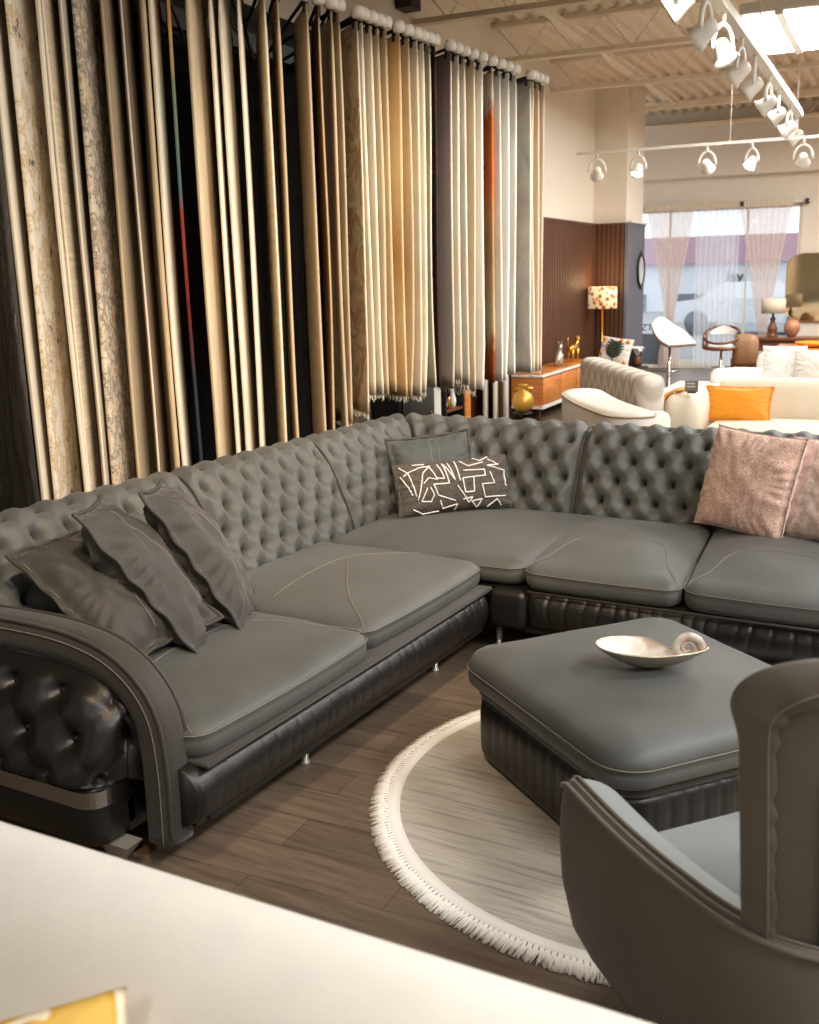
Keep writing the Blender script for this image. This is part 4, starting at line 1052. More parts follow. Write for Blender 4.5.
# cream sofa on the right with its arm, tan wooden trim, orange cushion and price tag
c2 = thing('modular_sofa', ST(-.7,9.6,0), 'blocky cream sofa facing the camera with an orange-wood trimmed arm', 'sofa')
CS = mat('cream_boucle', srgb(222,212,192), .9, var=.03, vscale=8, bump=.2, bscale=200, spec=.15)
for x0, x1 in ((-1.50,-.52),(-.50,.50)):
    v, f = slab((x1-x0)/2, .14, .07, [(.03,.30),(0,.34),(0,.70),(.02,.75),(.06,.775)], .012)
    link('back_cushion', [ST(p[0]+(x0+x1)/2, p[1]+9.98, p[2]) for p in v], f, CS, c2)
    v, f = slab((x1-x0)/2, .42, .07, [(.03,.24),(0,.27),(0,.38),(.02,.42),(.06,.44)], .02)
    link('seat_cushion', [ST(p[0]+(x0+x1)/2, p[1]+9.42, p[2]) for p in v], f, CS, c2)
v, f = slab(.15, .58, .10, [(.03,.06),(0,.10),(0,.58),(.02,.67),(.05,.715),(.09,.735)], .012)
am_ = link('arm', [ST(p[0]-1.66, p[1]+9.45, p[2]) for p in v], f, CS, c2)
store(MB().box((-1.5,9.0,.06),(.5,10.1,.25),.02)).build('base', CS, c2)
tp_ = []
tr_ = MB(); pts = [(-1.83,.06),(-1.83,.5),(-1.825,.62),(-1.80,.70),(-1.75,.745),(-1.66,.765)]
pts = smooth_path([(x,0,z) for x,z in pts], 24)
v = []; 
for p in pts: v += [ST(p.x-.012,8.95,p.z+.006),ST(p.x-.012,9.25,p.z+.006),ST(p.x+.012,9.25,p.z-.006),ST(p.x+.012,8.95,p.z-.006)]
tr_.add(v, [(i*4+j,i*4+(j+1)%4,i*4+4+(j+1)%4,i*4+4+j) for i in range(23) for j in range(4)]+[(0,3,2,1),(92,93,94,95)])
tr_.build('arm_trim', mat('orange_wood', srgb(226,146,52), .4, var=.1, vscale=4, coat=.3), c2)
pg = thing('price_card', ST(-1.56,8.9,.74), 'small grey price card standing on the cream sofa arm', 'price card')
store(MB().box((-1.62,8.89,.76),(-1.51,8.896,.85))).build('card', mat('grey_card', srgb(120,116,108), .6), pg, False)
store(MB().box((-1.60,8.885,.748),(-1.53,8.93,.765))).build('foot', M['black'], pg, False)
for z_ in (.825,.80): store(MB().box((-1.605,8.887,z_),(-1.535,8.8895,z_+.008))).build('print_line', M['white_cloth'], pg, False)
S2V = lambda x,y: Vector((x*cos(PHI)-y*sin(PHI), x*sin(PHI)+y*cos(PHI), 0))
pillow('bright orange cushion on the cream sofa', 'pillow', ST(-1.275,9.50,.43), S2V(1,-.06), S2V(.0,.35)+Vector((0,0,1)), .66, .37, .15, M['orange'], 51, conc=.07, wr=.006, flange=.05, welt=M['orange'])
ST = scaled(1.17)
# second cream sofa behind it, with white cushions and a chaise end
c3 = thing('chaise_sofa', ST(-1.2,12.0,0), 'second cream sofa with white cushions behind the blocky one', 'sofa')
v, f = slab(.85, .13, .08, [(.03,.10),(0,.14),(0,.74),(.02,.80),(.06,.83)], .012)
link('backrest', [ST(p[0]-.62, p[1]+12.45, p[2]) for p in v], f, M['cream'], c3)
v, f = slab(1.0, .45, .08, [(.03,.10),(0,.14),(0,.44),(.02,.49),(.06,.51)], .02)
link('seat_cushion', [ST(p[0]-.78, p[1]+11.9, p[2]) for p in v], f, M['white_cloth'], c3)
v, f = slab(.42, .62, .10, [(.03,.10),(0,.14),(0,.40),(.03,.46),(.07,.48)], .02)
link('chaise', [ST(p[0]-2.0, p[1]+12.0, p[2]) for p in v], f, M['white_cloth'], c3)
v, f = slab(.40, .12, .08, [(.03,.48),(0,.51),(0,.60),(.03,.64),(.06,.65)], .02)
link('bolster', [ST(p[0]-1.55, p[1]+12.3, p[2]) for p in v], f, M['white_cloth'], c3)
pillow('white cushion propped against the second cream sofa, left of a cream one', 'pillow', ST(-1.12,11.75,.535), S2V(1,.02), S2V(0,.30)+Vector((0,0,1)), .53, .50, .17, M['white_cloth'], 61, conc=.05)
pillow('cream cushion propped beside the white one at the picture edge', 'pillow', ST(-.78,11.65,.535), S2V(1,.1), S2V(0,.3)+Vector((0,0,1)), .53, .46, .17, M['cream'], 63, conc=.05)

ST = ST0
# bar stools
def stool_base(t, x, y, zt):
    store(MB().lathe([(.20,0),(.205,.012),(.19,.02),(.05,.035),(.03,.06),(.028,.42),(.02,.43),(.02,zt)], (x,y,0), 24)).build('pedestal', M['chrome'], t)
    store(MB().tube([(x+.13*cos(a),y-.02+.13*sin(a),.33) for a in [PI+i*PI/14 for i in range(15)]], .011, 6)).build('footrest', M['chrome'], t)
s1 = thing('bar_stool', ST(-3.06,15.5,0), 'white padded bar stool with a scooped wooden shell', 'bar stool', 'bar stools by the window')
stool_base(s1, -3.06, 15.5, .68)
def shell(off):
    ra = math.radians(-42)
    def fn(u, v):
        s = (u-.5)*2; q = v
        x = -.26+.50*q; z = .69+.40*(1-q)**2.0*(1-.35*s*s)+.16*max(0,q-.70)**1.2+.10*s*s*sin(PI*min(1,q*.9+.1))
        y = s*(.24+.06*sin(PI*q)-.06*(1-q)); x += .05*s*s
        return ST(-3.06+x*cos(ra)-y*sin(ra), 15.5+x*sin(ra)+y*cos(ra), z-off)
    return fn
for off, th_, nm, mm in ((0,.03,'seat_pad','white_cloth'),(.032,.02,'wood_shell','walnut')):
    o = MB().grid(20, 20, shell(off)).build(nm, M[mm], s1); md = o.modifiers.new('thick','SOLIDIFY'); md.thickness = th_; md.offset = 0
s2 = thing('bar_stool', ST(-2.45,16.3,0), 'dark wood bar stool with an open looped back', 'bar stool', 'bar stools by the window')
sx_, sy_ = -2.45, 16.3
stool_base(s2, sx_, sy_, .60)
v, f = slab(.21, .19, .15, [(.05,.595),(.01,.61),(0,.63),(.02,.655),(.06,.665)], .015)
link('seat_pad', [ST(p[0]+sx_, p[1]+sy_, p[2]) for p in v], f, M['white_cloth'], s2)
# hoop: a wide wooden band round the seat, rising to the back
def hoop(z0, z1, rise, wdt):
    b = MB(); v = []; n = 36
    for i in range(n):
        a = 2*PI*i/n; r = 1
        zz = z0+rise*(.5+.5*cos(a-PI/2))
        for (o, dz) in ((0,-wdt/2),(0,wdt/2),(-.016,wdt/2),(-.016,-wdt/2)):
            v.append(ST(sx_+(.275+o)*cos(a), sy_+(.24+o)*sin(a), zz+dz))
    b.add(v, [(i*4+j, i*4+(j+1)%4, ((i+1)%n)*4+(j+1)%4, ((i+1)%n)*4+j) for i in range(n) for j in range(4)])
    return b
hoop(.68,.68,.24,.035).build('back_hoop', M['walnut'], s2)
hoop(.60,.60,.05,.05).build('seat_band', M['walnut'], s2)
for a in (.15*PI,.85*PI,-.1*PI,1.1*PI):
    z1_ = .68+.24*(.5+.5*cos(a-PI/2)); store(MB().tube([(sx_+.268*cos(a),sy_+.232*sin(a),.61),(sx_+.268*cos(a),sy_+.232*sin(a),z1_)], .016, 6)).build('upright', M['walnut'], s2)
store(MB().grid(14,6,lambda u,v: (sx_+.25*cos(PI*(.22+.56*u)), sy_+.215*sin(PI*(.22+.56*u)), .80+.11*sin(PI*u)*v+.02*v))).build('back_pad', M['white_cloth'], s2)

ST = scaled(1.15)
# round brown chair, long honey table, console with lamp and vase
lc = thing('lounge_chair', ST(-1.82,14.0,0), 'brown rounded lounge chair beside the honey wood table', 'chair')
v, f = slab(.16,.12,.1,[(.04,.52),(.0,.58),(0,.84),(.03,.91),(.07,.93)],.01)
link('backrest', [ST(p[0]-1.83,p[1]+14.2,p[2]) for p in v], f, mat('tan_leather', srgb(150,112,78), .5), lc)
v, f = slab(.24,.26,.1,[(.03,.36),(0,.40),(0,.45),(.04,.48)],.02)
link('seat', [ST(p[0]-1.83,p[1]+14.0,p[2]) for p in v], f, M['walnut'], lc)
for dx in (-.18,.18):
    for dy in (-.2,.2): store(MB().tube([(-1.83+dx,14+dy,.37),(-1.83+dx*1.15,14+dy*1.15,0)], [.018,.012], 8)).build('leg', M['walnut'], lc)
store(MB().box((-2.0,14.14,.46),(-1.96,14.2,.62)).box((-1.70,14.14,.46),(-1.66,14.2,.62))).build('back_support', M['walnut'], lc)
tb = thing('dining_table', ST(-.6,14.4,0), 'long honey wood table behind the cream sofas', 'table')
store(MB().box((-1.50,13.7,.70),(1.0,15.0,.76),.02)).build('tabletop', M['wood'], tb)
store(MB().box((-1.40,13.8,.60),(.9,13.84,.70)).box((-1.4,14.86,.60),(.9,14.9,.70))).build('apron', M['wood'], tb, False)
for x in (-1.38,.85):
    for y in (13.8,14.85): store(MB().box((x,y,0),(x+.07,y+.07,.70),.01)).build('leg', M['wood'], tb)
ob = tag(store(MB().lathe([(.02,.765),(.16,.77),(.22,.80),(.24,.83),(.225,.832),(.2,.805),(.02,.785)],(-1.0,14.3,0),28)).build('wooden_bowl', mat('orange_lacquer', srgb(232,150,40), .35)), 'shallow orange bowl on the honey wood table', 'bowl')
ST = ST0
cn_ = thing('console_table', ST(-1.6,18.2,0), 'walnut console table in front of the window pier', 'table')
store(MB().box((-2.35,17.95,.60),(-.6,18.4,.66),.012)).build('top', M['walnut'], cn_)
store(MB().box((-2.28,18.0,.44),(-.7,18.36,.60),.01)).build('drawer_box', M['walnut'], cn_)
for x in (-2.27,-.75):
    for y in (18.02,18.30): store(MB().box((x,y,0),(x+.05,y+.05,.45))).build('leg', M['walnut'], cn_, False)
tl = thing('table_lamp', ST(-1.93,18.15,.66), 'table lamp with a beige drum shade and turned wooden base', 'lamp')
store(MB().lathe([(.09,.662),(.10,.675),(.05,.70),(.075,.76),(.085,.80),(.05,.86),(.035,.92),(.05,.95),(.02,.99),(.015,1.1)],(-1.93,18.15,0),20)).build('base', M['walnut'], tl)
lsh = store(MB().lathe([(.17,1.04),(.19,1.04),(.19,1.275),(.17,1.275),(.17,1.04)],(-1.93,18.15,0),28)).build('lamp_shade', M['shade_white'], tl)
vz = tag(store(MB().lathe([(.05,.662),(.06,.67),(.10,.72),(.125,.78),(.13,.83),(.11,.89),(.07,.92),(.06,.935),(.05,.93)],(-1.63,18.15,0),24)).build('round_vase', mat('terracotta_glaze', srgb(176,122,92), .4, var=.3, vscale=12)), 'round terracotta-brown vase beside the beige table lamp', 'vase')
mr = thing('wall_mirror', ST(-1.2,19.6,.95), 'large mirror with rounded corners on the pier beside the window', 'mirror')
rr = rrect(.56, .58, .28, 10, 4)
cxm, czm = -1.34, 1.42
fr_ = MB(); k = len(rr)
v = [(cxm+x*s_, 19.60-d, czm+z*s_) for s_, d in ((1,0),(1,.03),(.98,.03),(.98,.012)) for x,z in rr]
fr_.add(v, [(r_*k+j, r_*k+(j+1)%k, (r_+1)*k+(j+1)%k, (r_+1)*k+j) for r_ in range(3) for j in range(k)])
store(fr_).build('frame', M['brass'], mr)
store(MB().add([(cxm+x*.981, 19.60-.014, czm+z*.981) for x,z in rr], [tuple(range(k))[::-1]])).build('glass', mat('mirror_glass', srgb(205,190,160), .06, metal=1), mr, False)
for xx in (-.5,.5): pass

# sideboard with gilt animal figures, gold vase on a stand
sb = thing('sideboard', ST(-4.0,13.2,0), 'honey wood sideboard with white trim along the slatted wall', 'sideboard')
WT = M['white_paint']
store(MB().box((-4.26,12.0,.16),(-3.86,14.25,.20))).build('bottom', WT, sb, False)
store(MB().box((-4.26,12.0,.20),(-3.88,14.25,.54))).build('carcass', M['wood'], sb, False)
store(MB().box((-4.26,11.98,.54),(-3.85,14.27,.57),.008)).build('top', WT, sb)
store(MB().box((-4.25,12.0,.57),(-3.87,14.25,.585))).build('top_inlay', M['wood'], sb, False)
for y0_, y1_ in ((12.02,12.74),(12.76,13.48),(13.50,14.23)):
    d_ = store(MB().box((-3.88,y0_,.215),(-3.862,y1_,.525),.006)).build('door', M['wood'], sb)
    store(MB().lathe([(.004,0),(.012,.004),(.014,.016),(.004,.02)],(-3.862,y1_-.06,.37),10,(1,0,0))).build('knob', M['brass'], d_)
for y in (12.15,14.1):
    for x in (-4.2,-3.95): store(MB().tube([(x,y,.16),(x,y,0)], [.018,.012], 8)).build('leg', M['walnut'], sb)
def animal(name, label, x, y, z, s, material, seated=False):
    """small standing statue: body, neck, head, ears, legs, tail"""
    t = MB()
    def skin(pts, rs): t.tube([(x+0*p[0], y+p[0]*s, z+p[1]*s) if len(p) == 2 else (x+p[2]*s, y+p[0]*s, z+p[1]*s) for p in pts], [r_*s for r_ in rs], 10)
    if not seated:
        skin([(-.20,.20),(-.12,.22),(0,.21),(.12,.22),(.19,.21)], [.03,.065,.06,.062,.04])
        skin([(.16,.22),(.22,.29),(.25,.34)], [.045,.036,.03]); skin([(.235,.345),(.28,.345),(.325,.32)], [.034,.036,.018])
        for (px, dx) in ((-.15,-.035),(-.15,.035),(.14,-.035),(.14,.035)):
            skin([(px,.20,dx),(px+.01,.10,dx),(px-.005,.015,dx),(px+.02,.005,dx)], [.03,.018,.014,.013])
        skin([(-.2,.22),(-.26,.27),(-.30,.36),(-.26,.40)], [.012,.011,.01,.008])
        for dx in (-.02,.02): skin([(.25,.365,dx),(.245,.40,dx)], [.014,.003])
    else:
        skin([(-.10,.03),(-.09,.12),(-.03,.22),(.03,.30)], [.07,.085,.065,.045]); skin([(.02,.30),(.05,.37),(.10,.39),(.16,.37)], [.04,.045,.042,.016])
        for dx in (-.04,.04): skin([(.03,.22,dx),(.06,.10,dx),(.06,.012,dx),(.10,.008,dx)], [.028,.02,.016,.014]); skin([(.035,.42,dx*.7),(.02,.48,dx*.8)], [.018,.003])
        skin([(-.12,.03),(-.2,.02),(-.22,.08),(-.2,.12)], [.015,.013,.011,.008])
    store(t); o = t.build(name, material); tag(o, label, 'figurine', 'animal figurines on the sideboard'); return o
animal('animal_figurine', 'gilt long-bodied animal figurine on the sideboard', -4.02, 13.80, .585, .85, M['brass'])
animal('animal_figurine', 'pale seated animal figurine on the sideboard beside the gilt one', -4.02, 13.18, .585, .66, mat('pewter', srgb(190,180,165), .35, metal=.6), True)
gp = thing('gold_vase_stand', ST(-3.85,11.2,0), 'small dark stand holding the gold vase near the rug rack', 'stand')
store(MB().lathe([(.13,0),(.135,.01),(.02,.02),(.015,.2),(.11,.21),(.115,.225),(.01,.23)],(-3.84,11.2,0),20)).build('pedestal', M['black'], gp)
gv = tag(store(MB().lathe([(.05,.232),(.07,.235),(.115,.29),(.125,.36),(.10,.43),(.05,.465),(.035,.49),(.05,.53),(.06,.54),(.05,.545)],(-3.84,11.2,0),24)).build('gold_vase', mat('gold_glaze', srgb(214,166,76), .35, metal=.5, bump=.4, bscale=40)), 'round gold vase on a small stand near the end of the rugs', 'vase')
store(MB().tube([(-3.94,11.2,.49),(-3.80,11.19,.505),(-3.72,11.2,.50)], [.014,.02,.012], 8)).build('handle', M['brass'], gv)

# floor lamp, leaf cushion on a dark chair, flower vase, oval mirror
fl = thing('floor_lamp', ST(-4.03,15.35,0), 'brass floor lamp with a lit floral drum shade in the slatted corner', 'lamp')
store(MB().lathe([(.14,0),(.145,.015),(.02,.03),(.011,.05),(.011,1.28)],(-4.03,15.35,0),20)).build('stand', M['brass'], fl)
m_, t_, b_ = nt('floral_shade'); tc = t_.nodes.new('ShaderNodeTexCoord'); vo = t_.nodes.new('ShaderNodeTexVoronoi'); vo.inputs['Scale'].default_value = 14; t_.links.new(tc.outputs['Object'], vo.inputs['Vector'])
r_ = t_.nodes.new('ShaderNodeValToRGB'); r_.color_ramp.elements.new(.5)
for e, (p, c) in zip(r_.color_ramp.elements, [(.22,srgb(150,84,30)),(.4,srgb(214,150,90)),(.55,srgb(246,226,180))]): e.position = p; e.color = c
t_.links.new(vo.outputs['Distance'], r_.inputs[0]); t_.links.new(r_.outputs[0], b_.inputs['Base Color']); t_.links.new(r_.outputs[0], b_.inputs['Emission Color']); b_.inputs['Emission Strength'].default_value = .5
store(MB().lathe([(.20,1.24),(.21,1.24),(.21,1.55),(.20,1.55),(.20,1.24)],(-4.03,15.35,0),32)).build('lamp_shade', m_, fl)
store(MB().ball((-4.03,15.35,1.38),.05)).build('bulb', mat('warm_bulb', srgb(255,220,160), emit=(1,.75,.4,1), estr=8), fl)
dc = thing('dark_chair', ST(-3.75,15.1,0), 'low dark chair in the slatted corner under the floor lamp', 'chair')
v, f = slab(.30,.27,.08,[(.02,.16),(0,.2),(0,.36),(.03,.40)],.02); link('seat', [ST(p[0]-3.72,p[1]+15.02,p[2]) for p in v], f, M['dark_fabric'], dc)
v, f = slab(.30,.06,.05,[(.02,.34),(0,.38),(0,.60),(.02,.66)],.01); link('backrest', [ST(p[0]-3.72,p[1]+15.27,p[2]) for p in v], f, M['dark_fabric'], dc)
for dx in (-.24,.24):
    for dy in (-.2,.2): store(MB().tube([(-3.72+dx,15.02+dy,.18),(-3.72+dx*1.1,15.02+dy*1.1,0)], .014, 6)).build('leg', M['walnut'], dc)
lf, LFP = pillow('cream cushion with a dark monstera-like leaf and orange patches on the dark chair', 'pillow', ST(-3.78,14.97,.425), S2V(1,-.1)+Vector((0,0,-.12)), S2V(0,.35)+Vector((0,0,1)), .48, .43, .15, M['cream'], 71, conc=.05)
GR = mat('leaf_green', srgb(54,66,50), .9); OR_ = mat('orange_print', srgb(226,140,70), .9)
lb = MB(); lb.tube([LFP(.0,-.75+1.5*i/14,1) for i in range(15)], .010, 6)
for i in range(6):
    q = -.45+i*.2; ln = .62*(1-abs(q)**1.6*.8)
    for s_ in (-1,1): lb.tube([LFP(s_*ln*k_/8, q+.28*k_/8, 1) for k_ in range(9)], [.016,.020,.022,.022,.022,.020,.016,.012,.006], 6)
lb.build('leaf_print', GR, lf)
ob_ = MB()
for (u_, v_) in ((-.75,.78),(.3,.8),(.72,.75),(.78,-.72),(.5,-.8),(-.8,-.2)):
    ob_.tube([LFP(u_+.05*k_-.1, v_+.03*k_-.06, 1) for k_ in range(5)], [.012,.03,.034,.03,.012], 8)
ob_.build('orange_print', OR_, lf)
fv = thing('flower_vase', ST(-3.46,15.2,0), 'cream flowers in a small brown vase beside the leaf cushion', 'vase')
store(MB().lathe([(.17,0),(.17,.02),(.02,.03),(.02,.38),(.16,.39),(.16,.41),(.02,.415)],(-3.46,15.2,0),20)).build('pedestal', M['black'], fv)
store(MB().lathe([(.03,.416),(.045,.42),(.06,.47),(.05,.53),(.04,.56)],(-3.46,15.2,0),16)).build('pot', M['walnut'], fv)
rnd = random.Random(5)
for i in range(7):
    a = i*PI*2/7; d_ = .06*(i > 0); p0_ = Vector((-3.46+d_*cos(a)*1.2, 15.2+d_*sin(a), .64+.04*rnd.random()))
    fb = MB()
    for q in range(8):
        an = q*PI/4; fb.ball((p0_.x+.02*cos(an), p0_.y+.02*sin(an), p0_.z+.006*(q % 2)), .018, 8, 6, (1,1,.7))
    fb.ball((p0_.x,p0_.y,p0_.z+.01), .016, 8, 6); fb.tube([p0_, (-3.46,15.2,.55)], .004, 5)
    store(fb).build('flower', M['white_cloth'], fv)
om = thing('oval_mirror', ST(-3.79,16.69,1.53), 'small oval mirror with a dark ornate frame on the blue-grey slats', 'mirror')
def oval(sc, x): return [(x, 16.69+.22*sc*cos(2*PI*i/32), 1.77+.235*sc*sin(2*PI*i/32)) for i in range(32)]
store(MB().tube(oval(1,-3.775), .018, 8, closed=True)).build('frame', M['black'], om)
for i in (8, 24): store(MB().ball(oval(1.12,-3.775)[i], .03, 10, 8, (.5,1,1))).build('crest', M['black'], om)
store(MB().add([Vector(p) for p in oval(1,-3.782)]+[Vector(p) for p in oval(1,-3.772)], [tuple(range(32)),tuple(range(32,64))[::-1]])).build('glass', mat('pale_mirror', srgb(230,224,214), .12, metal=.8), om, False)
# dark lower panel and lettering on the window's left pane
kp = structure(store(MB().box((-4.83,WY+.02,.06),(-4.0,WY+.075,.62))).build('window_panel', mat('slate_panel', srgb(84,90,104), .6), win, False))
text('pane_lettering', 'ZT', .17, text_at(-4.32, WY+.05, .68), M['dark_fabric'], win)

# things standing below the hanging rugs
def stand_rug(x, y, z, m_, label):
    a = math.atan2(ST(x,y).y, ST(x,y).x)-math.radians(4)
    v, f = slab(.22, .016, .012, [(.004,0),(0,.01),(0,z-.02),(.006,z)], 0, rings=())
    b0 = ST(x,y)+Vector((cos(a),sin(a),0))*.22
    o = link('hanging_rug_sample', [b0+Vector((p[0]*cos(a)-p[1]*sin(a), p[0]*sin(a)+p[1]*cos(a), p[2])) for p in v], f, m_)
    tag(o, label, 'rug', 'small rugs standing under the rack end')
stand_rug(-4.12,10.72,.66,RM['stone'],'grey rug panel standing under the rack end, nearest the dark cabinet')
stand_rug(-4.10,10.98,.66,RM['cream'],'cream-edged rug panel standing under the rack end, middle of three')
stand_rug(-4.08,11.26,.66,RM['silver'],'silver rug panel standing under the rack end, farthest from the dark cabinet')
bx_ = thing('storage_cabinet', ST(-4.15,8.74,0), 'black low cabinet under the hanging rugs, left of the white pilaster', 'cabinet')
store(MB().box((-4.30,8.36,.02),(-4.02,9.11,.84),.01)).build('body', M['black'], bx_)
dd_ = store(MB().box((-4.02,8.39,.05),(-4.0,9.08,.81),.005)).build('door', M['black'], bx_)
store(MB().lathe([(.006,0),(.014,.01),(.006,.02)],(-4.0,8.98,.5),10,(1,0,0))).build('knob', M['brass'], dd_)
bx2 = thing('display_cabinet', ST(-4.15,9.75,0), 'dark open cabinet with a tan side panel, right of the white pilaster', 'cabinet')
store(MB().box((-4.30,9.48,.02),(-4.26,9.96,.8)).box((-4.30,9.48,.02),(-4.05,9.50,.8)).box((-4.30,9.94,.02),(-4.05,9.96,.8)).box((-4.30,9.48,.02),(-4.05,9.96,.06)).box((-4.30,9.48,.76),(-4.05,9.96,.8))).build('body', M['black'], bx2, False)
store(MB().box((-4.27,9.5,.42),(-4.06,9.94,.44))).build('shelf', M['walnut'], bx2, False)
store(MB().box((-4.30,9.97,.02),(-4.04,10.12,.82),.01)).build('side_panel', M['wood'], bx2)
for q, (yy, hh) in enumerate(((9.60,.16),(9.72,.12),(9.83,.19))):
    tag(store(MB().lathe([(.02,.441),(.03,.445),(.04,.44+hh*.4),(.02,.44+hh*.8),(.024,.44+hh)],(-4.13,yy,0),14)).build('small_vase', M['white_cloth'] if q != 1 else M['brass']), ('small white vase in the dark open cabinet, nearest the pilaster','small brass vase in the dark open cabinet','taller white vase in the dark open cabinet')[q], 'vase', 'small vases in the open cabinet')
structure(store(MB().box((-4.33,9.14,0),(-4.08,9.42,1.15))).build('trim_3', M['white_paint'], None, False))

# ================================================================== TRACK LIGHTS AND CEILING FIXTURE
BULB = mat('lamp_face', srgb(255,246,230), emit=(1,.93,.82,1), estr=14)
def spotlight(p, aim, label, group, s=1., lit=True):
    """gimbal head under a rail: stem, yoke ring, cup and face"""
    p = Vector(p); aim = (Vector(aim)-p); aim.normalize()
    t = thing('spotlight', p, label, 'spotlight', group)
    side = aim.cross(Vector((0,0,1))).normalized(); hd = p+Vector((0,0,-.17*s))
    MB().tube([p+Vector((0,0,.02)), p+Vector((0,0,-.05*s))], .012*s, 8).build('stem', M['white_metal'], t)
    yk = [hd+side*.082*s*cos(a)+Vector((0,0,.12*s*sin(a))) for a in [i*PI/12 for i in range(13)]]
    MB().tube(yk, .011*s, 6).build('yoke', M['white_metal'], t)
    q = MB().lathe([(.018*s,-.055*s),(.034*s,-.045*s),(.042*s,-.01*s),(.052*s,.035*s),(.066*s,.06*s),(.062*s,.064*s),(.050*s,.04*s)], (0,0,0), 18, aim)
    hs = MB().add([hd+v for v in q.v], q.f[:-1]).build('lamp_housing', M['white_metal'], t)
    q = MB().lathe([(.001,.042*s),(.05*s,.045*s),(.05*s,.048*s),(.001,.056*s)], (0,0,0), 16, aim)
    MB().add([hd+v for v in q.v], q.f).build('lamp_face', BULB if lit else M['white_paint'], hs)
    return hd+aim*.09*s, aim
tr1 = thing('track_rail', ST(-1.23,9.5,3.45), 'long white lighting track running over the aisle', 'lighting track')
store(MB().box((-1.27,-1,3.42),(-1.19,13.2,3.46)).box((-1.26,-1,3.46),(-1.20,13.2,3.50))).build('rail', M['white_metal'], tr1, False)
for y in (1,5.3,9.5,12.9): store(MB().tube([(-1.23,y,3.5),(-1.23,y,4.05)], .007, 6)).build('hanger', M['white_metal'], tr1)
heads = []
WHICH = ['at the near end of the visible track','second along the long track','third along the long track, turned down','fourth along the long track','fifth along the long track','sixth along the long track','seventh along the long track','eighth along the long track','at the far end of the long track']
for i, y in enumerate((6.25,7.05,7.7,8.55,9.3,10.3,11.1,12.15,12.95)):
    hd, aim = spotlight(ST(-1.23,y,3.42), ST(-4.2,y+(.4 if i % 2 else -.3),1.5) if i not in (2,) else ST(-.3,y-.5,1.2), 'white gimbal spotlight '+WHICH[i], 'spotlights on the long track', 1.35)
    heads.append((hd, aim))
tr2 = thing('track_rail', ST(-2.2,12.45,3.12), 'short white lighting track hung across the far aisle', 'lighting track')
store(MB().box((-3.6,12.43,3.10),(3.5,12.47,3.13))).build('rail', M['white_metal'], tr2, False)
for x in (-1.87,.5,3.0): store(MB().tube([(x,12.45,3.13),(x,12.45,4.05)], .006, 6)).build('hanger', M['white_metal'], tr2)
W2 = ['first from the left on the cross track','second from the left on the cross track','third from the left on the cross track','fourth from the left on the cross track','at the right picture edge on the cross track']
for i, x in enumerate((-3.36,-2.88,-2.11,-1.63,-1.1)):
    hd, aim = spotlight(ST(x,12.45,3.10), ST(x-.7+.5*(i % 3),14.6-3*(i % 2),1.6), 'white gimbal spotlight '+W2[i], 'spotlights on the cross track', 1.2)
    heads.append((hd, aim))
LTF = mat('tube_diffuser', srgb(255,255,255), emit=(1,.98,.95,1), estr=9)
def troffer(x0, y0, x1, y1, z, label):
    t = thing('ceiling_light', ST((x0+x1)/2,(y0+y1)/2,z), label, 'ceiling light', 'hanging ceiling lights')
    store(MB().box((x0,y0,z),(x1,y1,z+.09),.01)).build('housing', M['white_paint'], t, False)
    w3 = (x1-x0)/2
    for k_ in range(2):
        a0 = x0+k_*w3+.03; store(MB().box((a0,y0+.04,z-.012),(a0+w3-.06,y1-.04,z-.001))).build('diffuser', LTF, t, False)
    store(MB().box(((x0+x1)/2-.035,y0,z-.03),((x0+x1)/2+.035,y1,z))).build('spine', M['white_paint'], t, False)
    for y in (y0+.1,y1-.1): store(MB().tube([((x0+x1)/2,y,z+.09),((x0+x1)/2,y,Z_DECK)], .006, 6)).build('hanger', M['white_metal'], t)
troffer(-1.48,10.05,-.82,11.95,3.9,'bright white double strip light hanging under the ceiling deck')
# ================================================================== LIGHT AND CAMERA
w = bpy.data.worlds.new('daylight'); scene.world = w; w.use_nodes = True
bg = w.node_tree.nodes['Background']; bg.inputs[0].default_value = (.9,.95,1,1); bg.inputs[1].default_value = 1.8
def area(x, y, z, sx, sy, power, col=(1,.985,.96)):
    l = bpy.data.lights.new('ceiling_lamp_or_fill', 'AREA'); l.shape = 'RECTANGLE'; l.size = sx; l.size_y = sy; l.energy = power; l.color = col
    o = bpy.data.objects.new('ceiling_lamp_or_fill', l); C.objects.link(o); o.location = ST(x,y,z); o.rotation_euler = (0,0,PHI); return o
def spot(p, target, power, angle=40, blend=.6, col=(1,.82,.6), r=.04):
    l = bpy.data.lights.new('spot_beam', 'SPOT'); l.energy = power; l.spot_size = math.radians(angle); l.spot_blend = blend; l.color = col; l.shadow_soft_size = r
    o = bpy.data.objects.new('spot_beam', l); C.objects.link(o); o.location = p
    o.rotation_euler = (Vector(target)-Vector(p)).to_track_quat('-Z','Y').to_euler(); return o
for (x, y) in ((1.9,1.0),(1.9,4.6),(1.6,8.2),(4.8,2.0),(4.8,6.5),(4.8,11.5),(1.8,13.5),(-.6,15.5),(1.8,17)): area(x, y, 3.95, .6, 1.9, 175)
for hd, aim in heads: spot(hd, hd+aim, 32, 75, .9, (1,.88,.72))
area(-.6, -2.2, 3.95, .6, 1.9, 50)  # added fill that brightens the foreground, no fixture hangs here
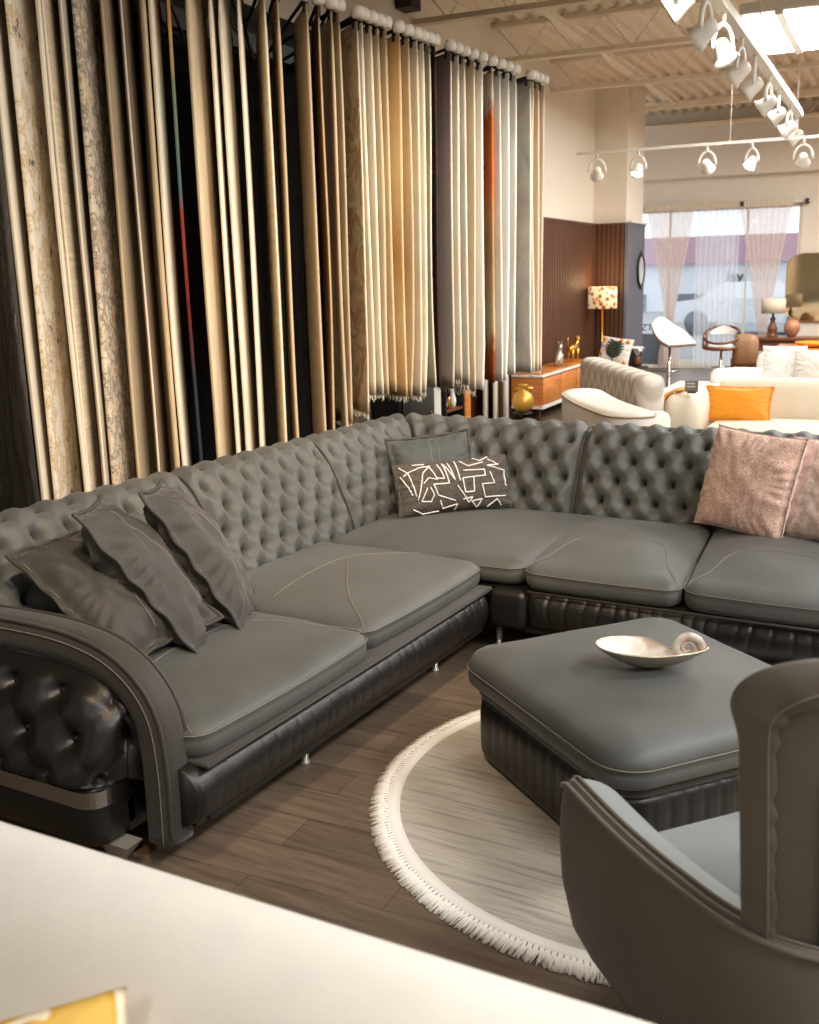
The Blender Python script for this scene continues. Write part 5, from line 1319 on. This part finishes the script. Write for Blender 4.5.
area(-2.3, 13.2, 3.95, .6, 1.9, 45)  # added fill that lifts the far walls, without a fixture
area(-1.15, 11.0, 3.86, .6, 1.8, 45)
pl_ = bpy.data.lights.new('floor_lamp_bulb','POINT'); pl_.energy = 9; pl_.color = (1,.68,.36); pl_.shadow_soft_size = .06
po = bpy.data.objects.new('floor_lamp_bulb', pl_); C.objects.link(po); po.location = ST(-4.03,15.35,1.62)
# track spots washing the rugs
for y in (.8,2.4,4.0,5.6,7.2): spot(Vector((-1.35,y,3.45)), Vector((-3.5,y+1.3,1.7)), 190, 65, .7, (1,.87,.7))
for y in (3.0,4.4,5.8): spot(ST(-1.23,y-.4,3.36), Vector((-3.55,y+2.5,1.9)), 150, 50, .8, (1,.9,.76))
for y in (1.5,2.8): spot(ST(-1.23,y,3.36), Vector((-2.7,y+1.7,.7)), 230, 66, .9, (1,.76,.52))
cam = bpy.data.cameras.new('camera'); co = bpy.data.objects.new('camera', cam); C.objects.link(co); scene.camera = co
cam.sensor_fit = 'AUTO'; cam.sensor_width = 36; cam.lens = 1040/1024*36
pitch, yaw, roll = math.radians(12.7), math.radians(29.6), math.radians(1.4)
fw = Vector((-sin(yaw)*cos(pitch), cos(yaw)*cos(pitch), -sin(pitch))); r = Vector((cos(yaw), sin(yaw), 0)); u = r.cross(fw)
r2 = r*cos(roll)-u*sin(roll); u2 = u*cos(roll)+r*sin(roll)
mt = Matrix((r2, u2, -fw)).transposed().to_4x4(); mt.translation = (0,0,1.75); co.matrix_world = mt
cam.clip_start = .05; cam.clip_end = 200
cam.dof.use_dof = True; cam.dof.focus_distance = 4.3; cam.dof.aperture_fstop = 4.2
vs = scene.view_settings; scene.display_settings.display_device = 'sRGB'
vs.view_transform = 'Standard'; vs.look = 'None'; vs.gamma = 1; vs.exposure = 0.; vs.use_curve_mapping = False
cy = scene.cycles; cy.use_denoising = True; cy.max_bounces = 8; cy.transparent_max_bounces = 12; cy.sample_clamp_indirect = 6; cy.caustics_reflective = False; cy.caustics_refractive = False
